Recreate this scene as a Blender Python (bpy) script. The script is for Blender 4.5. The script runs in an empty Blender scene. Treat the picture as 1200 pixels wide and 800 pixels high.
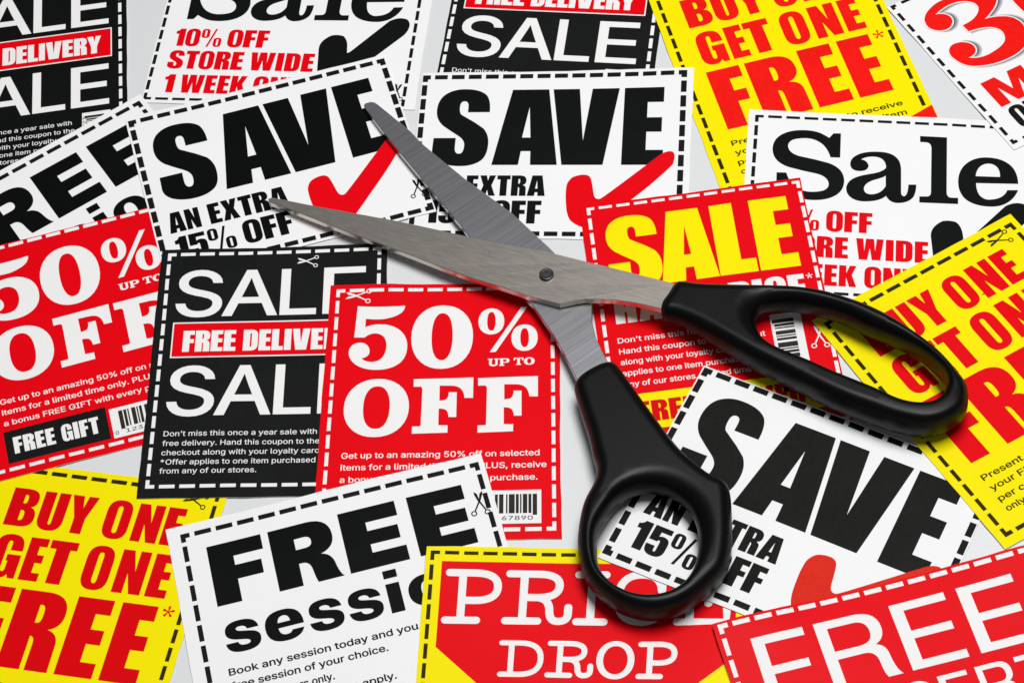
# Close-up of a pair of black-handled scissors lying open on overlapping paper coupons.
# All working lengths are millimetres, scaled to metres (MM) when written to Blender.
import bpy, bmesh, math, random
import numpy as np
from mathutils import Vector, Matrix
from mathutils.geometry import tessellate_polygon, delaunay_2d_cdt

MM = 0.001
scene = bpy.context.scene
COL = scene.collection
rnd = random.Random(7)

# ------------------------------------------------------------------ camera, world, lights
cam_data = bpy.data.cameras.new('camera')
cam_data.lens = 76.404
cam_data.sensor_width = 36.0
cam_data.clip_start = 0.01
cam_data.clip_end = 50.0
cam = bpy.data.objects.new('camera', cam_data)
COL.objects.link(cam)
scene.camera = cam
CAM_POS = (51.442, -360.966, 501.455)
CAM_ROT = ((0.994779, 0.059414, 0.082971), (0.0, 0.813043, -0.582203), (-0.10205, 0.579163, 0.808799))
M4 = Matrix(CAM_ROT).to_4x4()
M4.translation = Vector(CAM_POS) * MM
cam.matrix_world = M4

world = bpy.data.worlds.new('World')
scene.world = world
world.use_nodes = True
wbg = world.node_tree.nodes['Background']
wbg.inputs[0].default_value = (0.95, 0.975, 1.0, 1)
wbg.inputs[1].default_value = 0.125

def area_light(name, loc, target, size, size_y, power, col=(1, 1, 1)):
    d = bpy.data.lights.new(name, 'AREA')
    d.shape = 'RECTANGLE'; d.size = size; d.size_y = size_y
    d.energy = power; d.color = col
    o = bpy.data.objects.new(name, d); COL.objects.link(o)
    o.location = loc
    o.rotation_euler = (Vector(target) - Vector(loc)).to_track_quat('-Z', 'Y').to_euler()
    return o

area_light('softbox_key', (0.17, 0.07, 0.98), (0.02, -0.01, 0), 0.54, 0.30, 10.5, (1.0, 0.995, 0.985))

vs = scene.view_settings
vs.view_transform = 'Standard'
vs.look = 'None'
vs.exposure = 0.0
vs.gamma = 1.0
vs.use_curve_mapping = False

# ------------------------------------------------------------------ helpers: tags
def tag(o, label=None, cat=None, group=None, kind=None):
    if label: o['label'] = label
    if cat: o['category'] = cat
    if group: o['group'] = group
    if kind: o['kind'] = kind
    return o

def link_mesh(name, me, mat=None, parent=None):
    o = bpy.data.objects.new(name, me)
    COL.objects.link(o)
    if mat:
        for m in (mat if isinstance(mat, (list, tuple)) else [mat]):
            me.materials.append(m)
    if parent: o.parent = parent
    return o

# ------------------------------------------------------------------ materials
def new_mat(name):
    m = bpy.data.materials.new(name); m.use_nodes = True
    nt = m.node_tree
    return m, nt, nt.nodes['Principled BSDF']

def print_mat(name, col, rough=0.42, mottle=0.06, coat=0.0):
    """ink or paper: faint press mottle, paper fibre relief"""
    m, nt, b = new_mat(name)
    tc = nt.nodes.new('ShaderNodeTexCoord')
    n1 = nt.nodes.new('ShaderNodeTexNoise'); n1.inputs['Scale'].default_value = 900; n1.inputs['Detail'].default_value = 3
    n2 = nt.nodes.new('ShaderNodeTexNoise'); n2.inputs['Scale'].default_value = 45; n2.inputs['Detail'].default_value = 2
    nt.links.new(tc.outputs['Object'], n1.inputs['Vector']); nt.links.new(tc.outputs['Object'], n2.inputs['Vector'])
    mx = nt.nodes.new('ShaderNodeMath'); mx.operation = 'ADD'
    nt.links.new(n1.outputs['Fac'], mx.inputs[0]); nt.links.new(n2.outputs['Fac'], mx.inputs[1])
    mr = nt.nodes.new('ShaderNodeMapRange'); mr.inputs[1].default_value = 0.7; mr.inputs[2].default_value = 1.3
    mr.inputs[3].default_value = 1 - mottle; mr.inputs[4].default_value = 1 + mottle
    nt.links.new(mx.outputs[0], mr.inputs[0])
    hs = nt.nodes.new('ShaderNodeHueSaturation'); hs.inputs['Color'].default_value = (*col, 1)
    nt.links.new(mr.outputs[0], hs.inputs['Value'])
    nt.links.new(hs.outputs[0], b.inputs['Base Color'])
    b.inputs['Roughness'].default_value = rough
    b.inputs['Specular IOR Level'].default_value = 0.06
    bp = nt.nodes.new('ShaderNodeBump'); bp.inputs['Strength'].default_value = 0.12; bp.inputs['Distance'].default_value = 0.00005
    nt.links.new(n1.outputs['Fac'], bp.inputs['Height']); nt.links.new(bp.outputs[0], b.inputs['Normal'])
    return m

INK = {
    'white': print_mat('white_paper', (0.83, 0.83, 0.835), 0.5, 0.012),
    'white_ink': print_mat('unprinted_white', (0.82, 0.815, 0.81), 0.5, 0.015),
    'core': print_mat('paper_core', (0.8, 0.78, 0.77), 0.7, 0.03),
    'red': print_mat('red_ink', (0.74, 0.0003, 0.005), 0.45, 0.035),
    'orange_red': print_mat('warm_red_ink', (0.82, 0.009, 0.006), 0.45, 0.10),
    'deep_red': print_mat('deep_red_ink', (0.66, 0.0004, 0.003), 0.45, 0.05),
    'dull_red': print_mat('dull_red_ink', (0.64, 0.019, 0.008), 0.45, 0.1),
    'yellow': print_mat('yellow_ink', (0.88, 0.755, 0.0002), 0.45, 0.02),
    'black': print_mat('black_ink', (0.0045, 0.0055, 0.0055), 0.45, 0.2),
    'grey_black': print_mat('dry_black_ink', (0.0085, 0.0082, 0.0076), 0.5, 0.30),
    'panel_black': print_mat('black_panel_ink', (0.0085, 0.0095, 0.009), 0.45, 0.2),
    'jet_black': print_mat('jet_black_ink', (0.0025, 0.003, 0.003), 0.45, 0.2),
    'brown_black': print_mat('black_ink_on_yellow', (0.028, 0.02, 0.0015), 0.45, 0.2),
    'bar': print_mat('barcode_ink', (0.03, 0.024, 0.02), 0.5, 0.2),
    'shadow1': print_mat('printed_grey_light', (0.55, 0.55, 0.57), 0.5, 0.02),
    'shadow2': print_mat('printed_grey_mid', (0.33, 0.33, 0.36), 0.5, 0.02),
    'shadow3': print_mat('printed_grey_dark', (0.17, 0.16, 0.20), 0.5, 0.02),
}

# ------------------------------------------------------------------ lettering outlines
def flatten(s, n=7):
    """'x,y' on-curve, 'x,y*' quadratic control -> polyline"""
    P = []
    for t in s.split():
        c = t.endswith('*'); x, y = t.rstrip('*').split(',')
        P.append((float(x), float(y), c))
    # insert implied on-curve points
    Q = []
    for k, p in enumerate(P):
        Q.append(p); q = P[(k + 1) % len(P)]
        if p[2] and q[2]: Q.append(((p[0] + q[0]) / 2, (p[1] + q[1]) / 2, False))
    while Q[0][2]: Q = Q[1:] + Q[:1]
    out = []; k = 0; L = len(Q)
    while k < L:
        p = Q[k]; q = Q[(k + 1) % L]
        if not q[2]:
            out.append(p[:2]); k += 1
        else:
            r = Q[(k + 2) % L]
            for j in range(n):
                t = j / n; u = 1 - t
                out.append((u*u*p[0] + 2*u*t*q[0] + t*t*r[0], u*u*p[1] + 2*u*t*q[1] + t*t*r[1]))
            k += 2
    res = [out[0]]
    for p in out[1:]:
        if math.dist(p, res[-1]) > 1e-4: res.append(p)
    if math.dist(res[0], res[-1]) < 1e-4: res.pop()
    return res

def smooth_path(s, n=4):
    """closed spline through the given points"""
    P = [tuple(float(a) for a in t.split(',')) for t in s.split()]; m = len(P); out = []
    for k in range(m):
        a, b, c, d = P[k-1], P[k], P[(k+1) % m], P[(k+2) % m]
        for j in range(n):
            t = j/n
            out.append(tuple(0.5*(2*b[i] + (c[i]-a[i])*t + (2*a[i]-5*b[i]+4*c[i]-d[i])*t*t + (3*b[i]-a[i]-3*c[i]+d[i])*t**3) for i in (0, 1)))
    return out

def ell(x0, x1, y0, y1, n=36, e=2.15):
    cx, cy, a, b = (x0+x1)/2, (y0+y1)/2, (x1-x0)/2, (y1-y0)/2
    o = []
    for k in range(n):
        t = 2*math.pi*k/n; c, s = math.cos(t), math.sin(t)
        o.append((cx + a*math.copysign(abs(c)**(2/e), c), cy + b*math.copysign(abs(s)**(2/e), s)))
    return o

def area2(c):
    return sum(c[k][0]*c[(k+1) % len(c)][1] - c[(k+1) % len(c)][0]*c[k][1] for k in range(len(c)))

def orient(g, parity):
    """make outlines and holes run opposite ways, following how deep each one is nested"""
    out = []
    for k, c in enumerate(g):
        p = c[0]; depth = 0
        for j, d in enumerate(g):
            if j != k:
                A = np.array(d); x0, y0 = A[:, 0], A[:, 1]; x1, y1 = np.roll(x0, -1), np.roll(y0, -1)
                m = (y0 > p[1]) != (y1 > p[1])
                if (np.sum(p[0] < (x1[m]-x0[m])*(p[1]-y0[m])/(y1[m]-y0[m])+x0[m])) % 2: depth += 1
        want = 1 if depth % 2 == 0 else -1
        out.append(c if area2(c)*want > 0 else c[::-1])
    return out
def font_from(d):
    return {k: orient([flatten(s) if isinstance(s, str) else s for s in v], 0) for k, v in d.items()}

HEAVY = font_from({
 'A': ["0,0 166,1000 545,1000 675,0 400,0 394,180 296,180 275,0", "355,765 385,357 298,357"],
 'B': ["0,0 0,1000 300,1000 545,1000* 545,740 545,560* 430,525 565,480* 565,260 565,0* 300,0", "255,840 255,610 290,610 330,610* 330,722 330,840* 290,840", "255,430 255,160 290,160 345,160* 345,295 345,430* 290,430"],
 'C': ["555,620 325,620 325,770 325,860* 280,860 230,860* 230,770 230,240 230,140* 285,140 325,140* 325,230 325,410 555,410 555,300 555,-15* 282,-15 0,-15* 0,300 0,700 0,1015* 285,1015 555,1015* 555,700"],
 'D': ["0,0 0,1000 280,1000 560,1000* 560,720 560,280 560,0* 280,0", "260,830 260,170 280,170 325,170* 325,260 325,740 325,830* 280,830"],
 'E': ["0,0 0,1000 442,1000 442,807 263,807 263,607 430,607 430,422 263,422 263,190 455,190 455,0"],
 'F': ["0,0 0,1000 440,1000 440,807 263,807 263,600 422,600 422,415 263,415 263,0"],
 'G': ["555,640 320,640 320,780 320,860* 280,860 230,860* 230,770 230,240 230,140* 285,140 325,140* 325,230 325,395 285,395 285,545 560,545 560,0 430,0 400,85 350,-15* 240,-15 0,-15* 0,290 0,700 0,1015* 285,1015 555,1015* 555,700"],
 'H': ["0,0 0,1000 255,1000 255,620 320,620 320,1000 575,1000 575,0 320,0 320,420 255,420 255,0"],
 'I': ["0,0 0,1000 262,1000 262,0"],
 'K': ["0,0 0,1000 255,1000 255,640 375,1000 610,1000 455,560 625,0 370,0 255,430 255,0"],
 'L': ["0,0 0,1000 262,1000 262,190 432,190 432,0"],
 'M': ["0,0 0,1000 350,1000 425,480 500,1000 850,1000 850,0 630,0 630,620 535,0 320,0 225,620 225,0"],
 'N': ["0,0 0,1000 235,1000 360,520 360,1000 580,1000 580,0 355,0 220,470 220,0"],
 'O': ["0,300 0,700 0,1018* 280,1018 560,1018* 560,700 560,300 560,-18* 280,-18 0,-18*", "225,240 225,140* 280,140 335,140* 335,240 335,760 335,860* 280,860 225,860* 225,760"],
 'P': ["0,0 0,1000 300,1000 550,1000* 550,700 550,400* 300,400 258,400 258,0", "258,830 258,570 285,570 325,570* 325,700 325,830* 285,830"],
 'R': ["0,0 0,1000 300,1000 560,1000* 560,745 560,575* 420,528 555,500* 555,340 560,0 310,0 310,330 310,430* 258,430 258,0", "258,830 258,600 285,600 325,600* 325,715 325,830* 285,830"],
 'S': ["592,700 595,855* 545,930 470,1015* 306,1015 170,1018* 85,935 15,860* 16,722 18,600* 100,520 180,455 273,385 345,330* 345,262 345,148* 296,148 246,148* 246,235 248,357 7,357 2,200 0,100* 90,40 190,-18* 328,-15 460,-12* 540,60 605,130* 602,290 600,400* 539,480 441,560 290,665 264,690* 264,770 264,850* 311,850 356,850* 356,780 356,700"],
 'T': ["0,1000 500,1000 500,805 380,805 380,0 120,0 120,805 0,805"],
 'U': ["0,1000 250,1000 250,240 250,140* 285,140 320,140* 320,240 320,1000 565,1000 565,300 565,-18* 282,-18 0,-18* 0,300"],
 'V': ["0,1000 271,1000 334,315 403,1000 679,1000 547,0 131,0"],
 'W': ["0,1000 240,1000 285,420 330,1000 600,1000 645,420 690,1000 925,1000 820,0 540,0 465,560 385,0 110,0"],
 'X': ["0,0 150,510 10,1000 260,1000 315,740 370,1000 610,1000 460,510 620,0 370,0 310,290 250,0"],
 'Y': ["0,1000 260,1000 315,680 375,1000 610,1000 430,400 430,0 175,0 175,400"],
 '0': ["0,300 0,700 0,1018* 275,1018 550,1018* 550,700 550,300 550,-18* 275,-18 0,-18*", "220,240 220,140* 275,140 330,140* 330,240 330,760 330,860* 275,860 220,860* 220,760"],
 '1': ["110,0 110,700 0,700 0,860 120,880* 150,1000 365,1000 365,0"],
 '5': ["25,1000 515,1000 515,820 240,820 235,660 280,700* 350,700 545,700* 545,470 545,290 545,-18* 270,-18 5,-18* 5,260 5,330 245,330 245,230 245,140* 285,140 315,140* 315,230 315,450 315,545* 285,545 250,545* 245,490 12,490"],
 '%': ["0,640 0,860 0,1015* 155,1015 310,1015* 310,860 310,640 310,485* 155,485 0,485*", "120,610 120,570* 155,570 190,570* 190,610 190,890 190,930* 155,930 120,930* 120,890",
       "500,140 500,360 500,515* 655,515 810,515* 810,360 810,140 810,-15* 655,-15 500,-15*", "620,110 620,70* 655,70 690,70* 690,110 690,390 690,430* 655,430 620,430* 620,390",
       "240,-20 500,1020 580,1020 320,-20"],
})
GROT = font_from({
 'M': ["0,0 0,1000 330,1000 480,400 630,1000 960,1000 960,0 730,0 730,640 560,0 400,0 230,640 230,0"],   # very wide, very bold grotesque
 'E': ["0,0 0,1000 800,1000 800,755 350,755 350,610 770,610 770,385 350,385 350,245 820,245 820,0"],
 'F': ["0,0 0,1000 775,1000 775,755 350,755 350,600 720,600 720,370 350,370 350,0"],
 'R': ["0,0 0,1000 560,1000 905,1000* 905,700 905,490* 690,435 830,400* 860,250 890,50* 950,0 570,0 545,60* 530,200 515,360* 400,360 350,360 350,0", "350,770 350,590 490,590 590,590* 590,680 590,770* 490,770"],
 's': ["985,680 940,1022* 490,1022 30,1022* 30,690 30,480* 300,410 520,365 690,330* 690,262 690,185* 530,185 370,185* 345,320 0,320 20,-22* 500,-22 1000,-22* 1000,330 1000,540* 720,600 480,655 345,685* 345,745 345,815* 480,815 625,815* 655,680"],
 'e': ["1000,430 335,430 345,185* 520,185 640,185* 680,290 985,290 890,-22* 500,-22 0,-22* 0,500 0,1022* 510,1022 1010,1022* 1000,430", "340,605 665,605 650,820* 510,820 360,820* 340,605"],
 'o': [ell(0, 1000, -22, 1022, e=2.2), ell(335, 665, 190, 810, e=2.2)],
 'n': ["0,0 0,1000 330,1000 330,870 430,1022* 620,1022 980,1022* 980,640 980,0 640,0 640,580 640,760* 500,760 345,760* 345,560 345,0"],
})
CLAR = font_from({   # fat slab-serif capitals for UP TO
 'U': ["0,1000 430,1000 430,860 350,860 350,350 350,170* 500,170 660,170* 660,350 660,860 580,860 580,1000 950,1000 950,860 860,860 860,330 860,-20* 480,-20 110,-20* 110,330 110,860 0,860"],
 'P': ["0,0 0,140 90,140 90,860 0,860 0,1000 550,1000 900,1000* 900,700 900,400* 550,400 340,400 340,140 440,140 440,0", "340,860 340,540 500,540 650,540* 650,700 650,860* 500,860"],
 'T': ["0,650 0,1000 900,1000 900,650 780,650 760,860 570,860 570,140 680,140 680,0 220,0 220,140 330,140 330,860 140,860 120,650"],
 'O': [ell(0, 1000, -20, 1020), ell(300, 700, 130, 870)],
})
GROTESK_RAW = {
 'A': (943, [[32,0,396,1000,543,1000,910,0,777,0,564,595,519,732,456,940,482,940,418,729,374,595,167,0],[216,279,216,391,727,391,727,279]]),
 'B': (897, [[118,0,118,1000,474,1000,569,991,646,964,706,923,749,869,774,805,783,735,777,677,760,629,734,591,700,562,619,524,619,515,667,506,714,483,756,447,791,399,814,340,821,268,813,196,787,131,742,77,677,35,592,9,485,0],[245,112,481,112,581,123,648,157,686,207,699,268,692,317,673,361,642,399,601,429,549,447,488,454,245,454],[245,561,468,561,520,566,566,582,605,608,635,642,654,683,660,732,649,793,614,843,556,877,472,888,245,888]]),
 'C': (1003, [[526,-13,403,2,295,49,205,125,137,227,94,352,79,499,94,647,137,773,205,875,295,951,403,998,526,1013,599,1008,669,991,733,964,790,926,840,879,880,822,910,758,930,685,803,685,788,733,765,776,702,842,620,883,526,896,438,884,361,850,296,793,246,715,214,617,203,499,214,382,246,284,296,207,361,150,439,116,526,104,620,118,702,158,765,225,803,315,930,315,911,243,881,178,840,122,791,74,734,37,669,9,600,-8]]),
 'D': (987, [[430,0,189,0,189,112,422,112,534,124,625,159,695,216,745,293,775,389,785,502,775,614,745,709,696,785,628,842,541,876,434,888,183,888,183,1000,443,1000,579,985,693,940,785,868,852,769,894,646,907,502,893,357,852,233,783,134,689,60,571,15],[245,1000,245,0,118,0,118,1000]]),
 'E': (823, [[118,0,118,1000,732,1000,732,888,245,888,245,562,699,562,699,450,245,450,245,112,738,112,738,0]]),
 'F': (806, [[118,0,118,1000,726,1000,726,888,245,888,245,547,681,547,681,435,245,435,245,0]]),
 'G': (1023, [[528,-13,403,2,294,49,204,125,136,227,93,353,79,499,93,647,136,773,203,875,293,951,400,998,521,1013,597,1008,669,990,735,961,793,922,842,874,883,818,913,755,932,685,802,685,761,773,700,839,620,882,521,896,436,884,360,850,295,793,246,715,214,617,203,499,214,382,246,285,296,207,362,150,440,116,528,104,608,113,678,140,735,183,779,242,806,314,815,398,854,391,556,391,556,503,940,503,940,393,926,278,886,179,823,97,740,37,641,-1]]),
 'H': (1016, [[118,0,118,1000,245,1000,245,568,771,568,771,1000,898,1000,898,0,771,0,771,456,245,456,245,0]]),
 'I': (591, [[61,0,61,112,232,112,232,888,61,888,61,1000,530,1000,530,888,359,888,359,112,530,112,530,0]]),
 'K': (917, [[205,286,205,425,273,513,343,596,416,677,715,1000,881,1000,454,542,448,543],[118,0,118,1000,245,1000,245,657,244,442,245,380,245,0],[732,0,369,509,448,608,882,0]]),
 'L': (772, [[118,0,118,1000,245,1000,245,112,710,112,710,0]]),
 'M': (1235, [[118,0,118,1000,298,1000,545,368,565,312,588,241,612,165,632,96,604,96,625,162,649,238,672,311,693,368,936,1000,1116,1000,1116,0,991,0,991,572,992,643,993,725,995,812,997,899,1008,899,978,805,947,713,919,633,896,572,672,0,562,0,335,572,313,631,285,710,254,801,220,899,234,899,236,818,238,731,239,646,240,572,240,0]]),
 'N': (1029, [[118,0,118,1000,268,1000,674,359,713,296,762,210,813,108,796,105,788,213,785,309,784,383,784,1000,911,1000,911,0,760,0,397,570,349,650,291,749,211,889,234,892,240,754,244,645,246,572,246,0]]),
 'O': (1048, [[525,-13,403,2,296,49,206,125,137,227,94,352,79,499,94,647,137,773,206,875,296,951,403,998,525,1013,647,998,754,951,844,875,912,773,955,647,969,499,955,352,912,227,844,125,754,49,647,2],[525,104,610,115,687,149,752,205,803,283,835,382,846,499,835,618,803,717,752,795,687,851,610,885,525,896,439,885,362,850,297,794,246,716,214,618,203,499,214,382,246,284,297,206,362,150,439,115]]),
 'P': (874, [[118,0,118,1000,462,1000,568,990,653,958,719,909,766,845,794,769,803,683,794,598,766,522,719,457,653,407,568,376,462,365,215,365,215,477,457,477,528,483,584,503,626,535,655,577,672,627,677,683,672,740,655,789,626,831,584,862,527,882,456,889,245,889,245,0]]),
 'R': (883, [[118,0,118,1000,464,1000,569,990,655,960,721,913,767,851,795,777,805,692,795,607,767,534,721,473,654,427,569,398,464,389,189,389,189,501,459,501,530,507,585,524,627,553,656,591,673,637,679,692,673,748,656,796,627,835,585,864,529,882,458,889,245,889,245,0],[694,0,452,450,595,450,841,0]]),
 'S': (878, [[440,-17,338,-9,251,18,179,61,126,118,90,188,75,268,205,268,217,216,243,172,280,139,327,115,381,101,440,97,504,102,562,118,610,145,648,181,671,224,679,274,673,317,653,352,622,379,582,402,481,437,361,470,251,512,169,568,119,641,102,732,113,811,147,880,201,936,270,979,353,1005,446,1013,540,1005,621,978,689,936,741,882,775,817,788,743,663,743,642,810,594,860,526,891,442,901,382,896,329,880,285,855,253,822,233,783,226,738,234,692,257,656,292,627,333,606,417,577,519,549,612,518,705,467,744,432,776,388,796,336,803,272,792,195,760,125,707,66,636,21,546,-8]]),
 'T': (882, [[62,888,62,1000,819,1000,819,888,505,888,505,0,379,0,379,888]]),
 'U': (1017, [[509,-16,398,-5,303,30,225,85,166,157,130,243,118,340,118,1000,244,1000,244,350,252,282,277,222,315,172,368,134,433,109,509,101,585,109,650,134,702,172,740,222,764,282,772,350,772,1000,899,1000,899,340,887,243,850,157,792,85,714,30,619,-5]]),
 'V': (943, [[401,0,32,1000,166,1000,378,405,423,270,487,60,461,60,525,271,569,405,776,1000,910,1000,546,0]]),
 'W': (1349, [[305,0,32,1000,162,1000,321,385,345,286,367,184,387,78,372,78,393,184,415,286,440,385,602,1000,746,1000,907,385,933,286,956,184,977,78,960,78,981,184,1003,286,1028,385,1186,1000,1316,1000,1042,0,895,0,723,635,691,769,660,934,687,934,658,776,625,635,453,0]]),
 'X': (932, [[36,0,427,559,427,464,58,1000,205,1000,350,787,401,710,439,647,479,574,456,574,495,646,534,710,587,787,734,1000,877,1000,509,470,509,564,896,0,750,0,574,254,528,324,491,384,453,454,481,454,443,386,405,326,357,254,180,0]]),
 'Y': (928, [[400,0,400,409,32,1000,179,1000,378,677,437,574,491,453,440,453,494,576,551,677,749,1000,895,1000,527,409,527,0]]),
 'a': (765, [[314,-17,247,-10,186,10,134,42,94,88,68,144,60,212,66,270,85,316,114,352,152,380,246,414,350,432,459,446,521,462,537,477,542,501,542,505,537,547,524,583,502,612,471,633,432,646,385,650,335,646,293,634,231,591,197,538,81,572,112,633,154,680,205,715,261,738,321,751,381,756,470,746,562,708,602,675,634,630,655,570,662,494,662,0,544,0,544,102,536,102,495,48,423,2,374,-12],[335,89,397,96,448,115,488,145,518,183,536,226,542,271,542,373,510,358,455,346,394,337,345,330,264,312,230,296,203,274,186,244,181,206,185,171,200,142,224,119,255,103]]),
 'b': (834, [[451,-16,389,-10,339,7,271,61,232,115,220,115,220,0,103,0,103,1000,223,1000,223,628,232,628,270,680,337,733,387,750,450,756,538,744,615,709,679,652,727,575,757,481,767,371,757,261,727,166,679,89,616,32,539,-4],[433,92,497,101,549,129,591,172,621,229,639,297,645,372,639,447,621,513,591,569,550,612,497,639,433,648,369,640,317,613,276,572,246,517,228,450,221,372,228,294,246,226,276,170,318,128,370,101]]),
 'c': (778, [[407,-16,312,-4,230,32,161,90,110,167,78,261,67,368,78,478,110,572,161,649,230,707,312,744,407,756,511,741,600,700,668,633,711,544,595,515,571,568,531,611,476,639,407,648,340,639,285,610,243,565,213,508,195,441,189,368,195,297,213,231,243,174,285,130,340,101,407,91,477,101,532,130,573,174,598,230,713,201,696,153,671,110,602,42,512,-1]]),
 'd': (834, [[384,-16,296,-4,219,32,155,89,107,166,77,261,67,371,77,481,108,575,156,652,220,709,297,744,385,756,448,750,497,733,565,680,602,628,611,628,611,1000,731,1000,731,0,615,0,615,115,603,115,564,61,496,7,446,-10],[402,92,465,101,517,128,559,170,589,226,607,294,613,372,607,450,589,517,559,572,518,613,465,640,402,648,337,639,284,612,243,569,213,513,195,447,189,372,195,297,213,229,243,172,285,129,338,101]]),
 'e': (794, [[417,-16,316,-4,230,32,161,90,109,167,78,260,67,367,78,475,109,569,159,647,226,706,308,743,403,756,464,751,522,735,578,709,628,670,670,619,702,554,723,475,730,381,730,333,147,333,147,434,664,434,609,397,603,467,585,528,556,578,516,617,465,641,403,649,341,641,288,616,245,578,214,530,195,474,189,415,189,349,196,273,217,209,251,158,297,121,353,98,417,91,499,104,561,143,601,207,717,179,694,124,659,77,612,38,555,9,490,-10]]),
 'f': (499, [[448,746,448,643,13,643,13,746],[158,0,158,848,166,907,188,955,222,993,266,1020,316,1036,368,1042,437,1036,477,1024,447,921,422,928,383,932,336,925,303,904,285,870,279,823,279,0]]),
 'g': (836, [[407,-296,330,-291,263,-274,207,-249,162,-216,126,-178,99,-136,199,-80,239,-130,303,-173,349,-187,407,-191,489,-180,555,-148,598,-92,612,-11,612,134,602,134,563,82,496,31,446,15,383,9,298,20,221,52,157,105,108,177,77,268,67,376,77,484,108,577,157,652,221,709,298,744,385,756,448,750,498,733,566,680,605,627,615,627,615,746,732,746,732,-17,721,-106,689,-177,637,-230,571,-267,493,-289],[403,116,466,124,518,148,559,186,590,238,608,302,614,379,608,454,590,519,560,573,519,614,466,640,403,648,338,639,285,612,243,570,213,516,195,451,189,379,195,305,214,241,244,188,286,149,339,124]]),
 'h': (806, [[223,446,223,0,103,0,103,1000,223,1000,223,565,201,565,243,653,299,712,368,745,447,756,518,748,580,724,631,685,670,631,694,560,702,472,702,0,582,0,582,462,571,540,537,598,483,635,413,647,362,641,316,624,278,595,248,556,230,506]]),
 'i': (328, [[103,0,103,746,223,746,223,0],[164,870,133,876,106,894,87,919,81,950,87,981,106,1006,133,1024,164,1030,197,1024,224,1006,242,981,248,950,242,919,224,894,197,876]]),
 'j': (328, [[103,746,223,746,223,-59,218,-123,200,-178,169,-222,127,-254,73,-274,7,-281,-19,-281,-19,-170,4,-170,49,-163,80,-141,97,-106,103,-57],[164,870,132,876,105,894,87,919,81,950,87,981,105,1006,132,1024,164,1030,196,1024,223,1006,242,981,248,950,242,919,223,894,196,876]]),
 'k': (748, [[216,268,216,416,237,416,559,746,708,746,362,392,348,392],[103,0,103,1000,223,1000,223,0],[578,0,291,365,376,450,732,0]]),
 'l': (372, [[274,-5,198,6,145,40,114,93,103,166,103,1000,223,1000,223,194,227,151,236,122,255,107,287,102,315,103,334,107,355,5,318,-2]]),
 'm': (1199, [[103,0,103,746,220,746,221,581,211,581,231,635,260,680,297,715,338,739,384,754,431,759,506,747,565,709,607,652,631,579,614,579,633,631,663,674,702,710,748,737,801,754,858,759,921,752,977,731,1025,695,1063,646,1087,581,1095,501,1095,0,974,0,974,499,963,568,929,615,880,641,823,650,776,644,736,629,703,603,679,570,664,531,659,486,659,0,539,0,539,511,529,567,497,611,450,640,392,650,350,645,310,629,275,604,247,568,229,523,223,468,223,0]]),
 'n': (805, [[223,446,223,0,103,0,103,746,219,746,220,565,201,565,243,653,299,712,368,745,447,756,518,748,580,724,631,685,669,631,694,560,702,472,702,0,582,0,582,462,571,540,537,598,483,635,413,647,362,641,316,624,278,595,248,556,230,506]]),
 'o': (816, [[407,-16,312,-4,230,32,161,90,110,167,78,261,67,368,78,478,110,572,161,649,230,707,312,744,407,756,504,744,587,707,655,649,706,572,738,478,749,368,738,261,706,167,655,90,587,32,504,-4],[407,91,476,101,531,130,574,174,604,231,622,297,628,368,622,441,604,507,574,565,531,610,476,639,407,648,340,639,285,610,243,565,213,508,195,441,189,368,195,297,213,231,243,174,285,130,340,101]]),
 'p': (834, [[103,-281,103,746,220,746,220,628,232,628,270,680,337,733,387,750,450,756,538,744,615,709,679,652,727,575,757,481,767,371,757,261,727,166,679,89,616,32,539,-4,451,-16,389,-10,339,7,271,61,232,115,223,115,223,-281],[433,92,497,101,549,129,591,172,621,229,639,297,645,372,639,447,621,513,591,569,550,612,497,639,433,648,369,640,317,613,276,572,246,517,228,450,221,372,228,294,246,226,276,170,318,128,370,101]]),
 'q': (834, [[731,-281,611,-281,611,115,602,115,564,61,496,7,446,-10,384,-16,296,-4,219,32,155,89,107,166,77,261,67,371,77,481,108,575,156,652,220,709,297,744,385,756,448,750,497,733,565,680,603,628,615,628,615,746,731,746],[402,92,465,101,517,128,559,170,589,226,607,294,613,372,607,450,589,517,559,572,518,613,465,640,402,648,337,639,284,612,243,569,213,513,195,447,189,372,195,297,213,229,243,172,285,129,338,101]]),
 'r': (509, [[103,0,103,746,219,746,219,631,227,631,255,682,300,722,355,748,419,756,451,756,479,754,479,634,452,638,407,640,357,635,313,618,276,592,247,557,229,515,223,466,223,0]]),
 's': (717, [[358,-16,285,-10,220,7,166,35,121,74,89,125,70,185,185,209,207,156,244,118,294,97,356,89,426,98,481,122,515,159,527,202,520,238,499,267,465,289,417,305,293,334,205,365,142,409,104,467,92,538,101,599,128,652,170,695,226,728,293,749,368,756,439,750,499,732,548,704,588,667,617,622,637,570,527,545,508,585,477,620,431,645,368,654,307,646,257,623,224,588,213,545,221,507,244,478,282,456,338,438,451,411,540,381,602,337,639,280,651,209,642,147,614,93,570,47,511,13,439,-9]]),
 't': (447, [[401,746,401,643,13,643,13,746],[128,926,248,926,248,192,253,150,267,120,294,104,335,98,364,100,397,105,419,3,377,-5,331,-8,245,4,181,42,141,102,128,183]]),
 'u': (806, [[358,-10,288,-2,226,21,175,60,136,115,111,186,103,273,103,746,223,746,223,283,235,206,269,147,323,111,393,99,444,104,490,122,528,151,557,190,576,240,582,300,582,746,702,746,702,0,586,0,586,181,604,181,562,92,505,33,437,1]]),
 'v': (765, [[319,0,34,746,166,746,325,305,367,171,404,41,362,41,399,171,440,305,599,746,730,746,445,0]]),
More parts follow.
